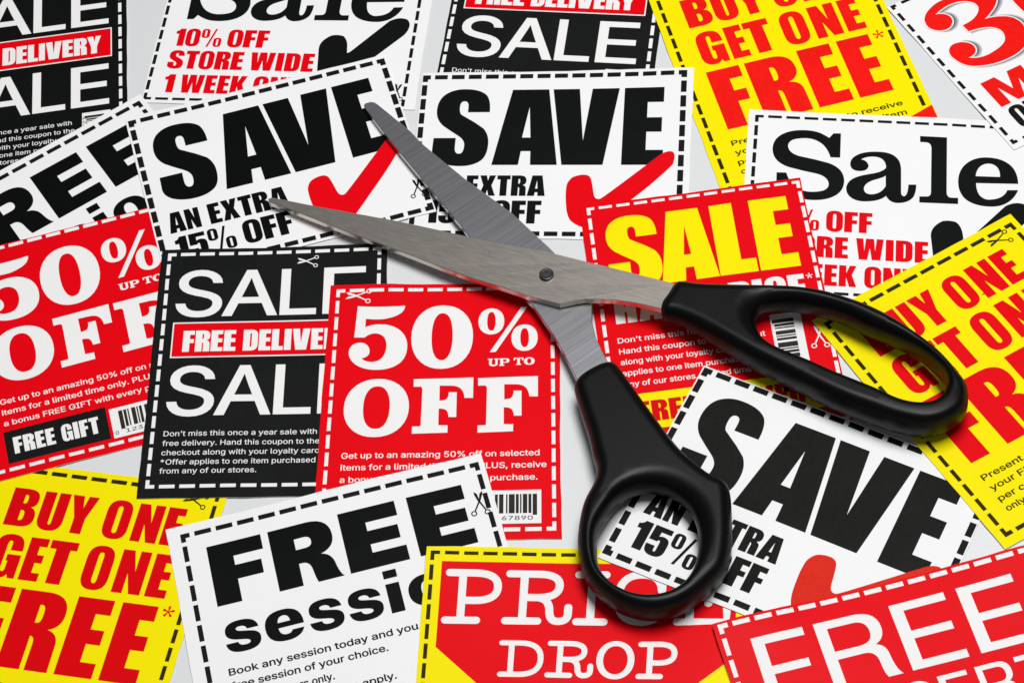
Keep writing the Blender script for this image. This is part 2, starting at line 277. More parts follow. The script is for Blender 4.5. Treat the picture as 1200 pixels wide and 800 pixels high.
 'w': (1115, [[270,0,44,746,171,746,262,420,302,268,344,81,324,81,365,265,405,420,495,746,622,746,711,420,750,267,791,81,769,81,812,266,852,420,944,746,1070,746,844,0,724,0,627,338,599,442,571,551,544,664,571,664,544,551,516,442,487,338,391,0]]),
 'x': (744, [[41,0,337,429,336,336,56,746,197,746,290,601,352,498,407,405,345,405,398,498,458,601,554,746,691,746,410,332,410,421,703,0,564,0,454,168,393,267,340,357,402,357,351,267,291,168,180,0]]),
 'y': (765, [[93,-272,121,-168,140,-172,204,-175,231,-165,256,-145,278,-114,296,-70,319,-3,34,746,166,746,325,305,367,170,404,41,361,41,398,171,440,305,600,746,730,746,401,-114,347,-210,313,-243,274,-267,230,-281,180,-285,127,-281]]),
 'z': (748, [[82,0,82,90,499,628,499,635,94,635,94,746,654,746,654,650,248,118,248,111,666,111,666,0]]),
 '0': (891, [[446,-13,342,2,255,47,186,122,135,223,104,349,94,499,104,649,136,776,187,878,256,952,343,998,446,1013,548,998,635,952,704,878,755,776,786,649,797,499,786,349,755,223,705,122,636,47,549,2],[446,97,513,109,570,145,616,203,649,283,669,382,676,499,669,618,649,717,616,797,570,855,513,891,446,903,377,891,320,855,275,797,242,717,222,618,215,499,222,382,242,283,275,203,320,145,377,109]]),
 '1': (891, [[150,0,150,107,768,107,768,0],[542,1000,542,0,417,0,417,881,411,881,169,703,169,839,390,1000]]),
 '2': (891, [[126,0,126,93,460,450,555,555,611,642,625,685,630,730,623,780,605,823,575,857,537,883,491,898,440,903,385,897,339,880,301,851,273,813,255,766,250,711,129,711,139,796,169,869,218,930,281,976,357,1004,442,1013,527,1004,601,976,663,932,710,875,739,808,749,732,744,677,729,624,702,569,660,508,525,353,300,119,300,111,765,111,765,0]]),
 '3': (891, [[428,-13,341,-5,261,19,192,59,138,113,102,180,86,259,215,259,226,211,249,171,282,139,325,116,374,103,430,98,488,103,541,119,585,146,618,183,640,229,647,285,641,337,621,386,588,427,540,459,476,480,395,487,308,487,308,588,566,881,566,889,137,889,137,1000,732,1000,732,905,415,547,415,568,518,567,606,542,677,498,729,437,762,365,772,285,761,202,728,130,676,70,607,24,523,-4]]),
 '4': (891, [[78,207,78,311,485,1000,611,1000,213,326,213,319,812,319,812,207],[554,0,554,238,554,287,554,624,674,624,674,0]]),
 '5': (891, [[435,-13,350,-5,275,22,212,64,163,118,130,183,117,256,240,256,250,213,271,175,302,143,341,118,385,103,435,98,492,105,543,127,585,160,617,205,638,258,644,319,637,380,616,435,583,480,540,515,488,537,428,544,329,528,285,508,252,483,132,497,189,1000,720,1000,720,889,296,889,263,593,268,593,305,619,349,639,399,651,451,656,517,649,578,631,632,601,678,561,716,511,745,454,763,390,768,321,758,229,725,149,674,81,607,30,526,-3]]),
 '6': (891, [[445,-13,357,-3,280,29,215,79,166,146,135,227,125,318,133,392,157,470,201,560,270,669,496,1000,633,1000,297,513,286,513,324,565,385,603,462,617,547,608,621,579,681,533,727,471,755,396,764,309,754,221,723,143,674,78,609,28,532,-3],[445,95,500,102,548,123,587,156,618,199,637,251,644,309,637,368,618,419,587,462,548,494,500,515,445,521,390,515,342,495,302,463,271,420,252,370,246,311,252,252,271,200,302,156,342,123,390,102]]),
 '7': (891, [[191,0,636,881,636,889,122,889,122,1000,768,1000,768,882,324,0]]),
 '8': (891, [[445,-13,350,-4,266,22,198,65,146,121,113,189,102,266,108,327,128,384,158,433,199,474,246,504,300,520,300,525,234,554,182,605,149,672,138,748,148,820,178,884,225,938,287,979,361,1005,445,1013,528,1005,602,979,663,938,710,884,740,820,750,748,739,672,706,605,655,554,591,525,591,520,643,504,690,474,730,433,761,384,781,327,788,266,777,189,744,121,692,65,623,22,540,-4],[445,97,507,102,560,118,603,145,635,180,655,223,662,272,655,325,634,371,600,409,556,438,504,456,445,462,385,456,333,438,289,409,255,371,234,325,227,272,233,223,253,180,285,145,329,118,382,102],[445,569,495,574,539,590,576,616,604,650,622,691,628,738,622,785,605,826,577,859,541,884,496,899,445,904,393,899,349,884,312,859,284,826,267,785,261,738,267,691,284,650,312,616,349,590,394,574]]),
 '9': (891, [[444,1013,532,1003,610,971,674,921,723,854,754,773,764,682,756,608,733,530,688,440,619,331,394,0,256,0,593,487,604,487,565,435,505,397,428,383,343,392,269,421,209,467,163,529,134,604,125,691,135,780,166,858,216,922,280,972,357,1003],[444,905,390,898,342,877,302,844,272,801,253,749,246,691,253,632,272,581,302,538,342,506,390,485,444,479,499,485,548,505,588,537,618,580,637,631,644,689,637,748,618,800,588,844,548,877,500,898]]),
 '%': (1329, [[345,556,286,563,237,584,198,617,170,659,153,708,147,762,147,811,153,864,170,913,199,955,238,988,287,1009,345,1016,404,1009,453,988,491,955,519,913,536,864,542,811,542,762,536,708,519,659,491,617,452,584,404,563],[345,644,389,653,417,679,434,718,439,762,439,811,434,854,418,893,389,920,345,929,302,920,272,893,255,854,250,811,250,762,255,718,271,679,301,653],[985,-19,926,-12,877,9,838,42,810,84,793,133,787,187,787,236,793,290,810,339,839,381,878,413,927,435,985,442,1044,435,1093,413,1131,381,1159,339,1176,290,1181,236,1181,187,1176,133,1158,84,1130,42,1092,9,1043,-12],[985,68,1028,77,1057,104,1074,143,1079,187,1079,236,1074,280,1058,318,1029,345,985,354,942,345,912,318,896,280,890,236,890,187,895,143,912,104,941,77],[260,0,948,1000,1062,1000,374,0]]),
 '.': (369, [[187,-9,153,-2,124,17,104,46,97,81,104,115,124,144,153,164,187,170,222,164,251,144,271,115,277,81,271,46,251,17,222,-2]]),
 ',': (369, [[74,-235,133,140,269,140,166,-235]]),
 '*': (891, [[396,438,404,650,224,536,176,620,366,718,176,816,224,902,404,787,396,1000,492,1000,484,787,663,902,711,816,522,718,711,620,663,536,484,650,492,438]]),
 "'": (405, [[153,624,138,1000,266,1000,252,624]]),
 ' ': (369, []),
}
LIGHT_R = font_from({'R': ["0,0 0,1000 480,1000 780,1000* 780,735 780,560* 640,500 750,470* 760,330 765,80* 835,0 655,0 620,60* 620,250 610,415* 470,415 145,415 145,0", "145,885 145,535 450,535 630,535* 630,710 630,885* 460,885"]})
SANS = {}; SANS_ADV = {}
for _k, (_a, _c) in GROTESK_RAW.items():
    SANS[_k] = [[(q[i], q[i+1]) for i in range(0, len(q), 2)] for q in _c]
    SANS_ADV[_k] = _a

def bbox(cs):
    xs = [p[0] for c in cs for p in c]
    return min(xs), max(xs)

def embolden(cs, dx, dy):
    """move every outline outwards (holes inwards)"""
    big = max(cs, key=lambda c: abs(area2(c)))
    sg = 1 if area2(big) > 0 else -1
    out = []
    for c in cs:
        n = len(c); o = []
        for k in range(n):
            a, b, d = c[k-1], c[k], c[(k+1) % n]
            e1 = (b[0]-a[0], b[1]-a[1]); e2 = (d[0]-b[0], d[1]-b[1])
            l1 = math.hypot(*e1) or 1; l2 = math.hypot(*e2) or 1
            n1 = (e1[1]/l1, -e1[0]/l1); n2 = (e2[1]/l2, -e2[0]/l2)
            m = (n1[0]+n2[0], n1[1]+n2[1]); q = 1 + n1[0]*n2[0] + n1[1]*n2[1]
            q = max(q, 0.35)
            o.append((b[0] + sg*dx*m[0]/q, b[1] + sg*dy*m[1]/q))
        out.append(o)
    return out

def glyph_box(font, ch, x0, x1, yt, yb, bold=(0, 0)):
    """one letter fitted to x0..x1, cap line yt, base line yb (y runs down the coupon)"""
    g = font[ch]; a, b = bbox(g)
    sx = (x1-x0-2*bold[0])/(b-a); s = (yb-yt-2*bold[1])/1000
    g2 = [[(x0+bold[0]+(x-a)*sx, yb-bold[1]-y*s) for x, y in c] for c in g]
    return embolden(g2, *bold) if bold[0] or bold[1] else g2

KERN = {'AV': -120, 'VA': -120, 'LY': -90, 'LT': -60, 'TO': -20, 'RY': -30, 'RT': -20}
def word(font, s, x0, x1, yt, yb, gap=45, space=200, bold=(0, 0), adv=None):
    """a line of text fitted to x0..x1"""
    x = 0; items = []
    for k, ch in enumerate(s):
        if ch == ' ':
            x += adv[' '] if adv else space; continue
        g = font[ch]; a, b = bbox(g)
        if adv:
            items.append((g, x)); x += adv[ch]
        else:
            items.append((g, x - a)); x += (b-a) + gap + KERN.get(s[k:k+2], 0)
    lo = min(bbox(g)[0] + dx for g, dx in items); hi = max(bbox(g)[1] + dx for g, dx in items)
    sx = (x1-x0-2*bold[0])/(hi-lo); sy = (yb-yt-2*bold[1])/1000
    out = []
    for g, dx in items:
        # each contour pair stays one glyph so that holes are cut
        g2 = [[(x0+bold[0]+(px+dx-lo)*sx, yb-bold[1]-py*sy) for px, py in c] for c in g]
        out.append(embolden(g2, *bold) if bold[0] or bold[1] else g2)
    return out

def sans(s, x0, x1, base, cap, b=0.035):
    return word(SANS, s, x0, x1, base-cap, base, adv=SANS_ADV, bold=(b*1.15, b*0.8))

def rect(x0, y0, x1, y1):
    return [[(x0, y0), (x1, y0), (x1, y1), (x0, y1)]]

def stroke(pts, w, n=6, cap=True):
    """round-ended pen stroke as one polygon"""
    pts = [Vector((p[0], p[1])) for p in pts]
    L, Rr = [], []
    for k, p in enumerate(pts):
        a = pts[k-1] if k else None; b = pts[k+1] if k < len(pts)-1 else None
        d = Vector((0, 0))
        if a is not None: d += (p-a).normalized()
        if b is not None: d += (b-p).normalized()
        d.normalize(); nn = Vector((-d.y, d.x))
        L.append(p + nn*w/2); Rr.append(p - nn*w/2)
    def arc(c, v0, sign):
        return [c + Matrix.Rotation(sign*math.pi*j/n, 2) @ v0 for j in range(1, n)]
    d0 = (pts[0]-pts[1]).normalized(); d1 = (pts[-1]-pts[-2]).normalized()
    end = arc(pts[-1], L[-1]-pts[-1], -1) if cap else []
    start = arc(pts[0], Rr[0]-pts[0], -1) if cap else []
    return [[tuple(p) for p in L + end + Rr[::-1] + start]]

def curve_pts(s, x0, y0, sx, sy, n=8):
    """open path in unit coordinates -> polyline"""
    P = []
    for t in s.split():
        c = t.endswith('*'); x, y = t.rstrip('*').split(','); P.append((x0+float(x)*sx, y0-float(y)*sy, c))
    out = []; k = 0
    while k < len(P):
        p = P[k]
        if k+1 < len(P) and P[k+1][2]:
            q, r = P[k+1], P[k+2]
            for j in range(n):
                t = j/n; u = 1-t
                out.append((u*u*p[0]+2*u*t*q[0]+t*t*r[0], u*u*p[1]+2*u*t*q[1]+t*t*r[1]))
            k += 2
        else:
            out.append(p[:2]); k += 1
    return out

SLAB = {   # typewriter letters as pen strokes
 'P': ["0.30,0 0.30,1", "0,0 0.62,0", "0.03,1 0.55,1 1,1* 1,0.71 1,0.42* 0.55,0.42 0.30,0.42"],
 'R': ["0.27,0 0.27,1", "0,0 0.52,0", "0.03,1 0.5,1 0.84,1* 0.84,0.76 0.84,0.5* 0.48,0.5 0.27,0.5", "0.5,0.5 0.68,0.48* 0.70,0.25 0.70,0* 0.84,0 1,0* 1,0.16 1,0.3"],
 'I': ["0.5,0 0.5,1", "0,0 1,0", "0,1 1,1"],
 'C': ["0.95,0.66 0.92,1* 0.5,1 0,1* 0,0.5 0,0* 0.55,0 0.85,0* 1,0.25", "0.95,1 0.95,0.66"],
 'E': ["0.25,0 0.25,1", "0,0 1,0 1,0.32", "0,1 0.94,1 0.94,0.72", "0.25,0.52 0.62,0.52", "0.62,0.66 0.62,0.38"],
 'D': ["0.25,0 0.25,1", "0,0 0.45,0 1,0* 1,0.5 1,1* 0.45,1 0.0,1"],
}
def slab(ch, x0, x1, yt, yb, w):
    if ch == 'O':
        o = ell(x0, x1, yt-w*0.1, yb+w*0.1, e=2.1); i = ell(x0+w*1.15, x1-w*1.15, yt+w*0.85, yb-w*0.85, e=2.1)
        return [orient([o, i], 0)]
    r = w/2
    return [stroke(curve_pts(s, x0+r, yb-r, x1-x0-w, yb-yt-w), w) for s in SLAB[ch]]

def corner_mark(x, y, dx, dy, ax, ay, tx, ty):
    # L-shaped corner of the cut line
    return [[(x, y), (x+dx*ax, y), (x+dx*ax, y+dy*ty), (x+dx*tx, y+dy*ty), (x+dx*tx, y+dy*ay), (x, y+dy*ay)]]

def cut_line(W, H, nx, ny, tx, ty, ax=2.6, ay=2.8, gap=1.35):
    g = []
    for x, dx in ((0, 1), (W, -1)):
        for y, dy in ((0, 1), (H, -1)):
            g.append(corner_mark(x, y, dx, dy, ax, ay, tx, ty))
    lx = (W - 2*ax - (nx+1)*gap)/nx
    for k in range(nx):
        x = ax + gap + k*(lx+gap)
        g.append(rect(x, 0, x+lx, ty)); g.append(rect(x, H-ty, x+lx, H))
    ly = (H - 2*ay - (ny+1)*gap)/ny
    for k in range(ny):
        y = ay + gap + k*(ly+gap)
        g.append(rect(0, y, tx, y+ly)); g.append(rect(W-tx, y, W, y+ly))
    return g

def scissors_symbol(ra, rb, blade=1.9):
    """little open scissors printed on the cut line; ra, rb = ring centres"""
    ra, rb = Vector(ra), Vector(rb)
    mid = (ra+rb)/2; across = (rb-ra)
    L = across.length
    def build(fwd):
        ex = fwd; ey = across/L
        def P(x, y): return tuple(mid + ex*x*L + ey*y*L)
        g = []
        for y, t in ((-0.5, 1), (0.5, -1)):
            c = P(0, y); r = L*0.23
            n = 20
            g.append([[(c[0]+r*math.cos(6.28318*k/n), c[1]-r*math.sin(6.28318*k/n)) for k in range(n)],
                      [(c[0]+r*0.62*math.cos(6.28318*k/n), c[1]+r*0.62*math.sin(6.28318*k/n)) for k in range(n)]])
            g.append([[P(0.2, y*0.82-0.05*t), P(0.2, y*0.82+0.07*t), P(1.0, 0.06*t), P(1.0, -0.08*t)]])
            g.append([[P(0.9, -0.07*t), P(1.05, 0.10*t), P(1.6, 0.30*t), P(blade, 0.34*t), P(1.7, 0.10*t)]])
        g.append([[tuple(mid+ex*L*1.0+Vector((math.cos(6.28318*k/10), math.sin(6.28318*k/10)))*L*0.09) for k in range(10)]])
        return g
    n = Vector((across.y, -across.x))/L
    return build(n), build(-n)

BARS = [3,1,2,1,1,2,3,1,1,1,2,2,4,1,1,1,2,1,3,2,1,1,4,1,2,1,1,1,3,1,2,1,3]
def barcode_bars(x0, x1, y0, y1):
    tot = sum(BARS); u = (x1-x0)/tot; x = x0; g = []
    for k, b in enumerate(BARS):
        if k % 2 == 0:
            yy = y1 + (y1-y0)*0.10 if k in (0, 16, 32) else y1
            g.append(rect(x, y0, x+b*u*1.05, yy))
        x += b*u
    return g

def rot_group(gs, cx, cy):
    """turn a group of glyphs a quarter turn clockwise about (cx, cy)"""
    return [[[(cx - (y-cy), cy + (x-cx)) for x, y in c] for c in g] for g in gs]

STAR = []
for _k in range(5):
    _a = math.pi/2 + _k*2*math.pi/5
    STAR.append(_a)
def star(cx, cy, r):
    out = []
    for a in STAR:
        d = Vector((math.cos(a), -math.sin(a))); n = Vector((-d.y, d.x)); c = Vector((cx, cy))
        out.append([[tuple(c-n*r*.06), tuple(c+n*r*.06), tuple(c+d*r+n*r*.22), tuple(c+d*r-n*r*.22)]])
    return out

# ------------------------------------------------------------------ coupon designs
# each part: (name, ink, layer, [glyphs])   glyph = [outline, hole, ...] in mm, y down
F50_5 = "6.60,6.26 13.52,7.05* 20.47,6.34 20.70,7.42* 19.62,8.79 18.18,10.37* 14.46,11.08 11.83,11.27* 9.18,10.81 9.14,13.86 10.78,12.81* 13.79,12.91 17.54,13.03* 19.89,15.72 21.54,17.83* 21.64,20.57 21.78,24.19* 19.94,26.38 17.46,28.99* 13.03,28.85 9.34,28.75* 7.02,26.89 4.88,25.03* 4.76,22.77 4.66,20.95* 5.90,19.85 6.99,19.20* 8.11,19.24 9.23,19.27* 10.02,20.21 10.81,21.14* 10.80,22.50 10.78,24.30* 8.58,24.69 9.38,25.97* 11.42,26.03 13.65,26.10* 14.68,24.42 15.71,22.65* 15.61,20.38 15.52,18.33* 14.54,17.16 13.56,16.12* 12.06,16.07 10.38,16.11* 9.14,17.44 6.07,17.35"
F50_F = "42.30,32.32 59.31,32.07 59.29,39.08 56.87,39.01 56.76,37.05* 55.86,35.93 54.95,34.81* 52.95,34.75 49.75,34.66 49.79,39.81 50.80,39.75* 51.52,39.51 52.42,38.88* 52.42,36.92 54.66,36.99 54.68,45.42 52.52,45.37 52.44,43.64* 51.72,42.98 51.00,42.44* 49.67,42.49 49.71,48.07 52.32,48.14 52.33,50.56 42.37,50.76 42.37,48.38 44.23,48.35 44.77,48.28* 44.76,47.72 44.86,35.83 44.78,35.04* 44.23,34.93 42.34,34.92"
S_S = "26.22,15.36 26.15,5.87 23.91,6.00 22.72,7.85 20.56,6.21* 18.97,5.71 16.92,5.13* 14.45,5.28 10.40,5.52* 8.02,7.69 5.72,9.78* 5.90,13.48 6.27,18.26* 11.05,19.98 15.10,21.05 19.58,22.03 22.93,22.97* 23.16,25.70 23.21,27.07* 22.01,28.06 20.71,28.83* 18.25,29.00 15.17,29.20* 12.86,26.90 11.23,25.00* 10.43,22.17 7.54,22.24 7.76,31.52 9.97,31.37 11.12,29.58 13.27,31.15* 14.83,31.61 16.84,32.16* 19.25,32.00 23.19,31.73* 25.53,29.65 27.79,27.62* 27.69,24.03 27.41,19.34* 22.70,17.61 18.66,16.53 14.16,15.54 10.76,14.58* 10.50,11.78 10.44,10.38* 11.65,9.36 12.97,8.57* 15.48,8.41 18.61,8.22* 20.94,10.61 22.57,12.55* 23.34,15.42"
S_a = "29.26,17.66 29.18,15.05* 32.15,13.41 34.34,12.40* 37.44,12.38 41.41,12.25* 42.99,14.47 44.24,15.83* 44.30,19.28 44.43,27.25 44.45,28.66* 45.28,28.72 46.40,28.53* 46.51,24.28 48.82,24.13 48.84,26.39* 48.22,28.41 46.96,31.14* 43.50,31.38 41.11,31.42* 40.07,28.96 38.28,31.17* 33.94,31.46 31.33,31.63* 29.76,30.21 28.41,29.00* 28.34,26.90 28.37,24.90* 30.00,23.36 31.72,21.93* 35.43,21.00 38.92,20.09* 39.85,18.42 39.84,17.84 39.46,14.11* 35.71,14.35 33.51,14.55* 32.43,15.72 34.20,15.78* 34.70,17.89 34.66,19.90* 32.33,20.17 29.47,20.36* 29.26,17.66"
S_ah = "39.82,21.29 39.62,21.88* 37.23,22.89 34.62,23.92* 33.87,25.40 33.29,26.57* 33.75,27.68 34.31,28.78* 35.83,28.67 38.66,28.32* 39.90,25.28"
S_l = "49.70,5.48 57.63,5.52 57.64,26.37 57.73,28.34* 59.03,28.31 60.96,28.23 60.97,30.53 49.77,30.73 49.75,28.48 51.91,28.33 53.07,28.26* 53.10,26.67 53.09,10.06 53.03,8.03* 51.71,7.82 49.72,7.76"
S_e = "78.29,21.79 66.13,22.30 66.25,25.80* 67.40,27.13 68.68,28.55* 70.18,28.23 74.03,27.80* 75.13,24.36 78.21,24.16 77.23,27.31* 74.87,29.26 72.94,30.78* 70.17,30.86 65.89,30.98* 63.33,28.80 60.96,26.43* 60.95,22.19 60.94,17.63* 63.54,14.89 65.94,12.43* 69.41,12.33 73.31,12.25* 75.67,14.40 78.22,16.80* 78.29,21.79"
S_eh = "66.05,19.70 73.03,19.53 73.27,17.41* 72.20,15.76 71.13,14.57* 69.83,14.66 68.31,14.75* 67.23,16.08 66.14,17.58* 66.05,19.70"
THREE = "5.95,10.40 7.58,7.90* 12.07,6.64 14.69,5.94* 18.85,6.84 21.83,7.57* 25.45,9.92 30.27,13.05* 29.16,15.32 27.48,17.80* 21.61,20.09 24.48,20.30* 27.68,22.55 30.17,24.56* 30.12,27.76 29.65,31.54* 26.86,34.96 23.48,37.39* 18.87,37.30 12.84,37.43* 8.06,34.49 5.15,32.52* 4.68,28.79 4.14,26.72* 5.22,25.11 7.12,22.57* 10.59,24.39 13.46,26.47* 12.24,29.04 10.98,31.10* 8.51,30.67 11.37,33.35* 16.09,32.65 20.69,32.15* 22.15,30.20 24.55,26.51* 21.25,23.79 18.92,22.17* 14.59,21.73 14.49,18.56 17.85,18.67* 19.85,17.60 22.44,16.32* 22.95,14.28 23.17,12.03* 20.46,10.27 16.39,7.94* 10.04,10.38 11.14,10.67* 12.04,11.26 14.11,13.01* 12.90,15.47 10.70,18.46* 7.51,16.82 3.91,14.50* 5.95,10.40"
def shift(c, dx, dy): return [(x+dx, y+dy) for x, y in c]

def design_save(ink='black', tick='red'):
    g = lambda ch, a, b: glyph_box(HEAVY, ch, a, b, 6.5, 37.0)
    return dict(size=(84.0, 65.0), parts=[
        ('cut_line', 'grey_black', 1, cut_line(84, 65, 14, 10, 1.75, 1.75)),
        ('headline', ink, 1, [g('S', 5.2, 23.1), g('A', 24.6, 45.2), g('V', 42.6, 63.4), g('E', 65.0, 77.6)]),
        ('offer_text', ink, 1, word(HEAVY, 'AN', 4.4, 14.4, 41.2, 49.3) + word(HEAVY, 'EXTRA', 17.2, 42.1, 41.2, 49.3)
                       + word(HEAVY, '15%', 5.0, 23.4, 51.2, 60.2) + word(HEAVY, 'OFF', 26.0, 41.3, 51.2, 60.2)),
        ('tick_mark', tick, 2, [[smooth_path("48.69,45.01 49.21,43.48 50.31,41.95 52.06,41.15 53.62,40.9 54.85,41.1 55.84,41.98 56.4,43.97 56.85,46.5 57.23,48.76 57.79,50.02 58.79,50.42 59.93,49.76 64,45.8 70,39.8 76.02,33.83 77.9,32.3 79.63,31.75 80.75,32.2 81.2,33.58 80.95,35.86 80.1,37.7 74,45 67.41,52.0 62.5,57.2 59.5,60.2 56.8,61.6 54.05,61.3 52.23,60.32 50.6,58.9 49.74,57.2 49.11,54.6 48.67,50.57 48.55,47.5")]]),
        ('scissors_symbol', ink, 2, scissors_symbol((79.1, 58.05), (82.6, 58.4))[0]),
    ])

def design_fifty():
    O = lambda x0, x1, y0, y1, a, b, c, d: orient([ell(x0, x1, y0, y1), ell(x0+(x1-x0)*a, x0+(x1-x0)*b, y0+(y1-y0)*c, y0+(y1-y0)*d, e=2.3)], 0)
    F2 = flatten(F50_F)
    return dict(size=(64.1, 82.5), parts=[
        ('cut_line', 'white_ink', 1, cut_line(64.1, 82.5, 10, 13, 1.05, 1.2)),
        ('headline', 'white_ink', 1, [[flatten(F50_5)], O(22.7, 40.6, 6.4, 28.9, .33, .67, .125, .865),
            O(42.1, 49.6, 7.8, 17.15, .34, .665, .14, .86), O(51.7, 59.3, 13.9, 23.25, .34, .665, .14, .86),
            [[(45.5, 23.4), (54.6, 7.5), (56.3, 7.5), (47.2, 23.4)]],
            O(4.4, 22.9, 32.0, 51.7, .297, .705, .13, .86), [shift(F2, -18.35, 0)], [F2]]),
        ('up_to_text', 'white_ink', 1, word(CLAR, 'UP', 45.0, 51.2, 25.7, 28.3, gap=60) + word(CLAR, 'TO', 52.4, 58.4, 25.6, 28.1, gap=60)),
        ('small_print', 'white_ink', 1, sans('Get up to an amazing 50% off on selected', 4.6, 59.7, 58.6, 1.9)
            + sans('items for a limited time only. PLUS, receive', 4.6, 61.6, 62.45, 1.9)
            + sans('a bonus FREE GIFT with every purchase.', 4.6, 59.1, 66.4, 1.9)),
        ('gift_panel', 'panel_black', 1, [rect(4.0, 68.4, 33.8, 79.8)]),
        ('gift_text', 'white_ink', 2, word(HEAVY, 'FREE', 6.3, 18.3, 71.0, 76.9, gap=70) + word(HEAVY, 'GIFT', 20.3, 31.2, 71.0, 76.9, gap=70)),
        ('barcode_panel', 'white_ink', 1, [rect(34.7, 69.6, 60.1, 80.1)]),
        ('barcode', 'bar', 2, barcode_bars(37.2, 58.9, 70.9, 76.9)),
        ('barcode_digits', 'bar', 2, sans('0', 35.3, 36.3, 79.0, 1.3, .02) + sans('12345', 38.4, 46.8, 79.0, 1.3, .02) + sans('67890', 49.4, 57.8, 79.0, 1.3, .02)),
        ('scissors_symbol', 'white_ink', 2, scissors_symbol((9.7, .96), (9.5, 4.5))[1]),
    ])

def design_black():
    row = lambda yt, yb: [glyph_box(SANS, 'S', 3.7, 17.7, yt, yb, (.3, .2)), glyph_box(SANS, 'A', 17.9, 34.3, yt, yb, (.3, .2)),
                          glyph_box(SANS, 'L', 35.1, 46.0, yt, yb, (.3, .2)), glyph_box(SANS, 'E', 47.9, 60.6, yt, yb, (.3, .2))]
    bc = rot_group(barcode_bars(0, 17.5, -4.6, 1.3), 0, 0)
    bc = [[[(x+54.3, y+62.6) for x, y in c] for c in g] for g in bc]
    dg = rot_group(sans('12345 67890', 0, 16.5, 0, 1.25, .02), 0, 0)
    dg = [[[(x+51.9, y+62.9) for x, y in c] for c in g] for g in dg]
    return dict(size=(65.0, 83.0), parts=[
        ('cut_line', 'white_ink', 1, cut_line(65, 83, 10, 14, 1.1, 1.15)),
        ('headline', 'white_ink', 1, row(6.8, 23.5) + row(41.2, 58.6)),
        ('banner_rim', 'white_ink', 1, [rect(3.45, 25.5, 61.65, 38.2)]),
        ('banner', 'red', 2, [rect(3.85, 25.95, 61.25, 37.75)]),
        ('banner_text', 'white_ink', 3, word(HEAVY, 'FREE', 6.9, 22.7, 28.6, 36.1) + word(HEAVY, 'DELIVERY', 24.9, 58.0, 28.6, 36.1)),
        ('small_print', 'white_ink', 1, sans("Don't miss this once a year sale with", 3.8, 48.2, 65.5, 1.75, .015)
            + sans('free delivery. Hand this coupon to the', 3.7, 49.1, 68.75, 1.75, .015)
            + sans('checkout along with your loyalty card.', 3.7, 49.9, 71.95, 1.75, .015)
            + sans('*Offer applies to one item purchased', 3.7, 48.2, 75.1, 1.75, .015)
            + sans('from any of our stores.', 3.6, 31.5, 78.1, 1.75, .015)),
        ('barcode_panel', 'white_ink', 1, [rect(51.6, 61.2, 61.0, 81.0)]),
        ('barcode', 'bar', 2, bc),
        ('barcode_digits', 'bar', 2, dg),
        ('scissors_symbol', 'white_ink', 2, scissors_symbol((45.4, 2.8), (45.2, 5.8))[1]),
    ])

def design_session():
    c = lambda ch, a, b: glyph_box(GROT, ch, a, b, 6.1, 25.65)
    l = lambda ch, a, b: glyph_box(GROT, ch, a, b, 31.4, 40.75)
    return dict(size=(85.0, 65.0), parts=[
        ('cut_line', 'grey_black', 1, cut_line(85, 65, 13, 9, 1.35, 1.5)),
        ('headline', 'jet_black', 1, [c('F', 6.4, 21.6), c('R', 23.6, 41.7), c('E', 43.4, 59.9), c('E', 62.9, 79.0),
            l('s', 6.7, 16.3), l('e', 17.7, 28.2), l('s', 29.7, 39.1), l('s', 40.5, 49.9),
            rect(51.6, 27.4, 55.35, 29.9), rect(51.6, 31.6, 55.35, 40.75), l('o', 57.2, 67.9), l('n', 69.3, 79.0)]),
        ('small_print', 'grey_black', 1, sans('Book any session today and you will', 6.0, 64.0, 47.3, 2.15, .075)
            + sans('free session of your choice.', 6.0, 48.4, 51.5, 2.15, .075)
            + sans('New customers only.', 6.0, 33.0, 55.9, 2.15, .075)
            + sans('Terms and conditions apply.', 6.0, 48.8, 60.2, 2.15, .075)),
        ('scissors_symbol', 'grey_black', 2, scissors_symbol((80.0, 16.4), (83.7, 16.8))[0]),
    ])

def design_buy(red):
    h = lambda ch, a, b, t, u: glyph_box(HEAVY, ch, a, b, t, u)
    r1, r2, r3 = (6.3, 18.2), (21.0, 34.3), (36.9, 60.55)
    return dict(size=(65.5, 84.3), parts=[
        ('cut_line', 'brown_black', 1, cut_line(65.5, 84.3, 10, 14, 1.15, 1.25)),
        ('headline', red, 1, [h('B', 6.8, 15.1, *r1), h('U', 16.0, 23.5, *r1), h('Y', 24.1, 31.8, *r1),
            h('O', 35.1, 42.4, *r1), h('N', 43.9, 51.4, *r1), h('E', 52.4, 57.8, *r1),
            h('G', 7.0, 15.2, *r2), h('E', 16.4, 21.9, *r2), h('T', 22.5, 30.4, *r2),
            h('O', 33.8, 41.6, *r2), h('N', 43.4, 51.6, *r2), h('E', 53.0, 58.9, *r2),
            h('F', 6.5, 16.9, *r3), h('R', 18.6, 33.2, *r3), h('E', 35.2, 45.9, *r3), h('E', 47.9, 58.4, *r3)]
            + star(61.2, 38.0, 1.7)),
        ('small_print', 'brown_black', 1, sans('Present this coupon to receive', 5.9, 59.2, 67.0, 1.95, .06)
            + sans('your FREE item. Limit one item', 5.9, 59.2, 70.75, 1.95, .06)
            + sans('per customer. Valid this week', 5.6, 57.0, 74.6, 1.95, .06)
            + sans('only.', 5.5, 12.4, 78.1, 1.95, .06)),
        ('corner_sash', red, 2, [[[(60.0, 72.0), (67.2, 69.5), (67.2, 76.5), (50.5, 83.2), (44.5, 81.8)]]]),
        ('scissors_symbol', 'brown_black', 2, scissors_symbol((61.9, 1.75), (61.6, 5.1))[1]),
    ])

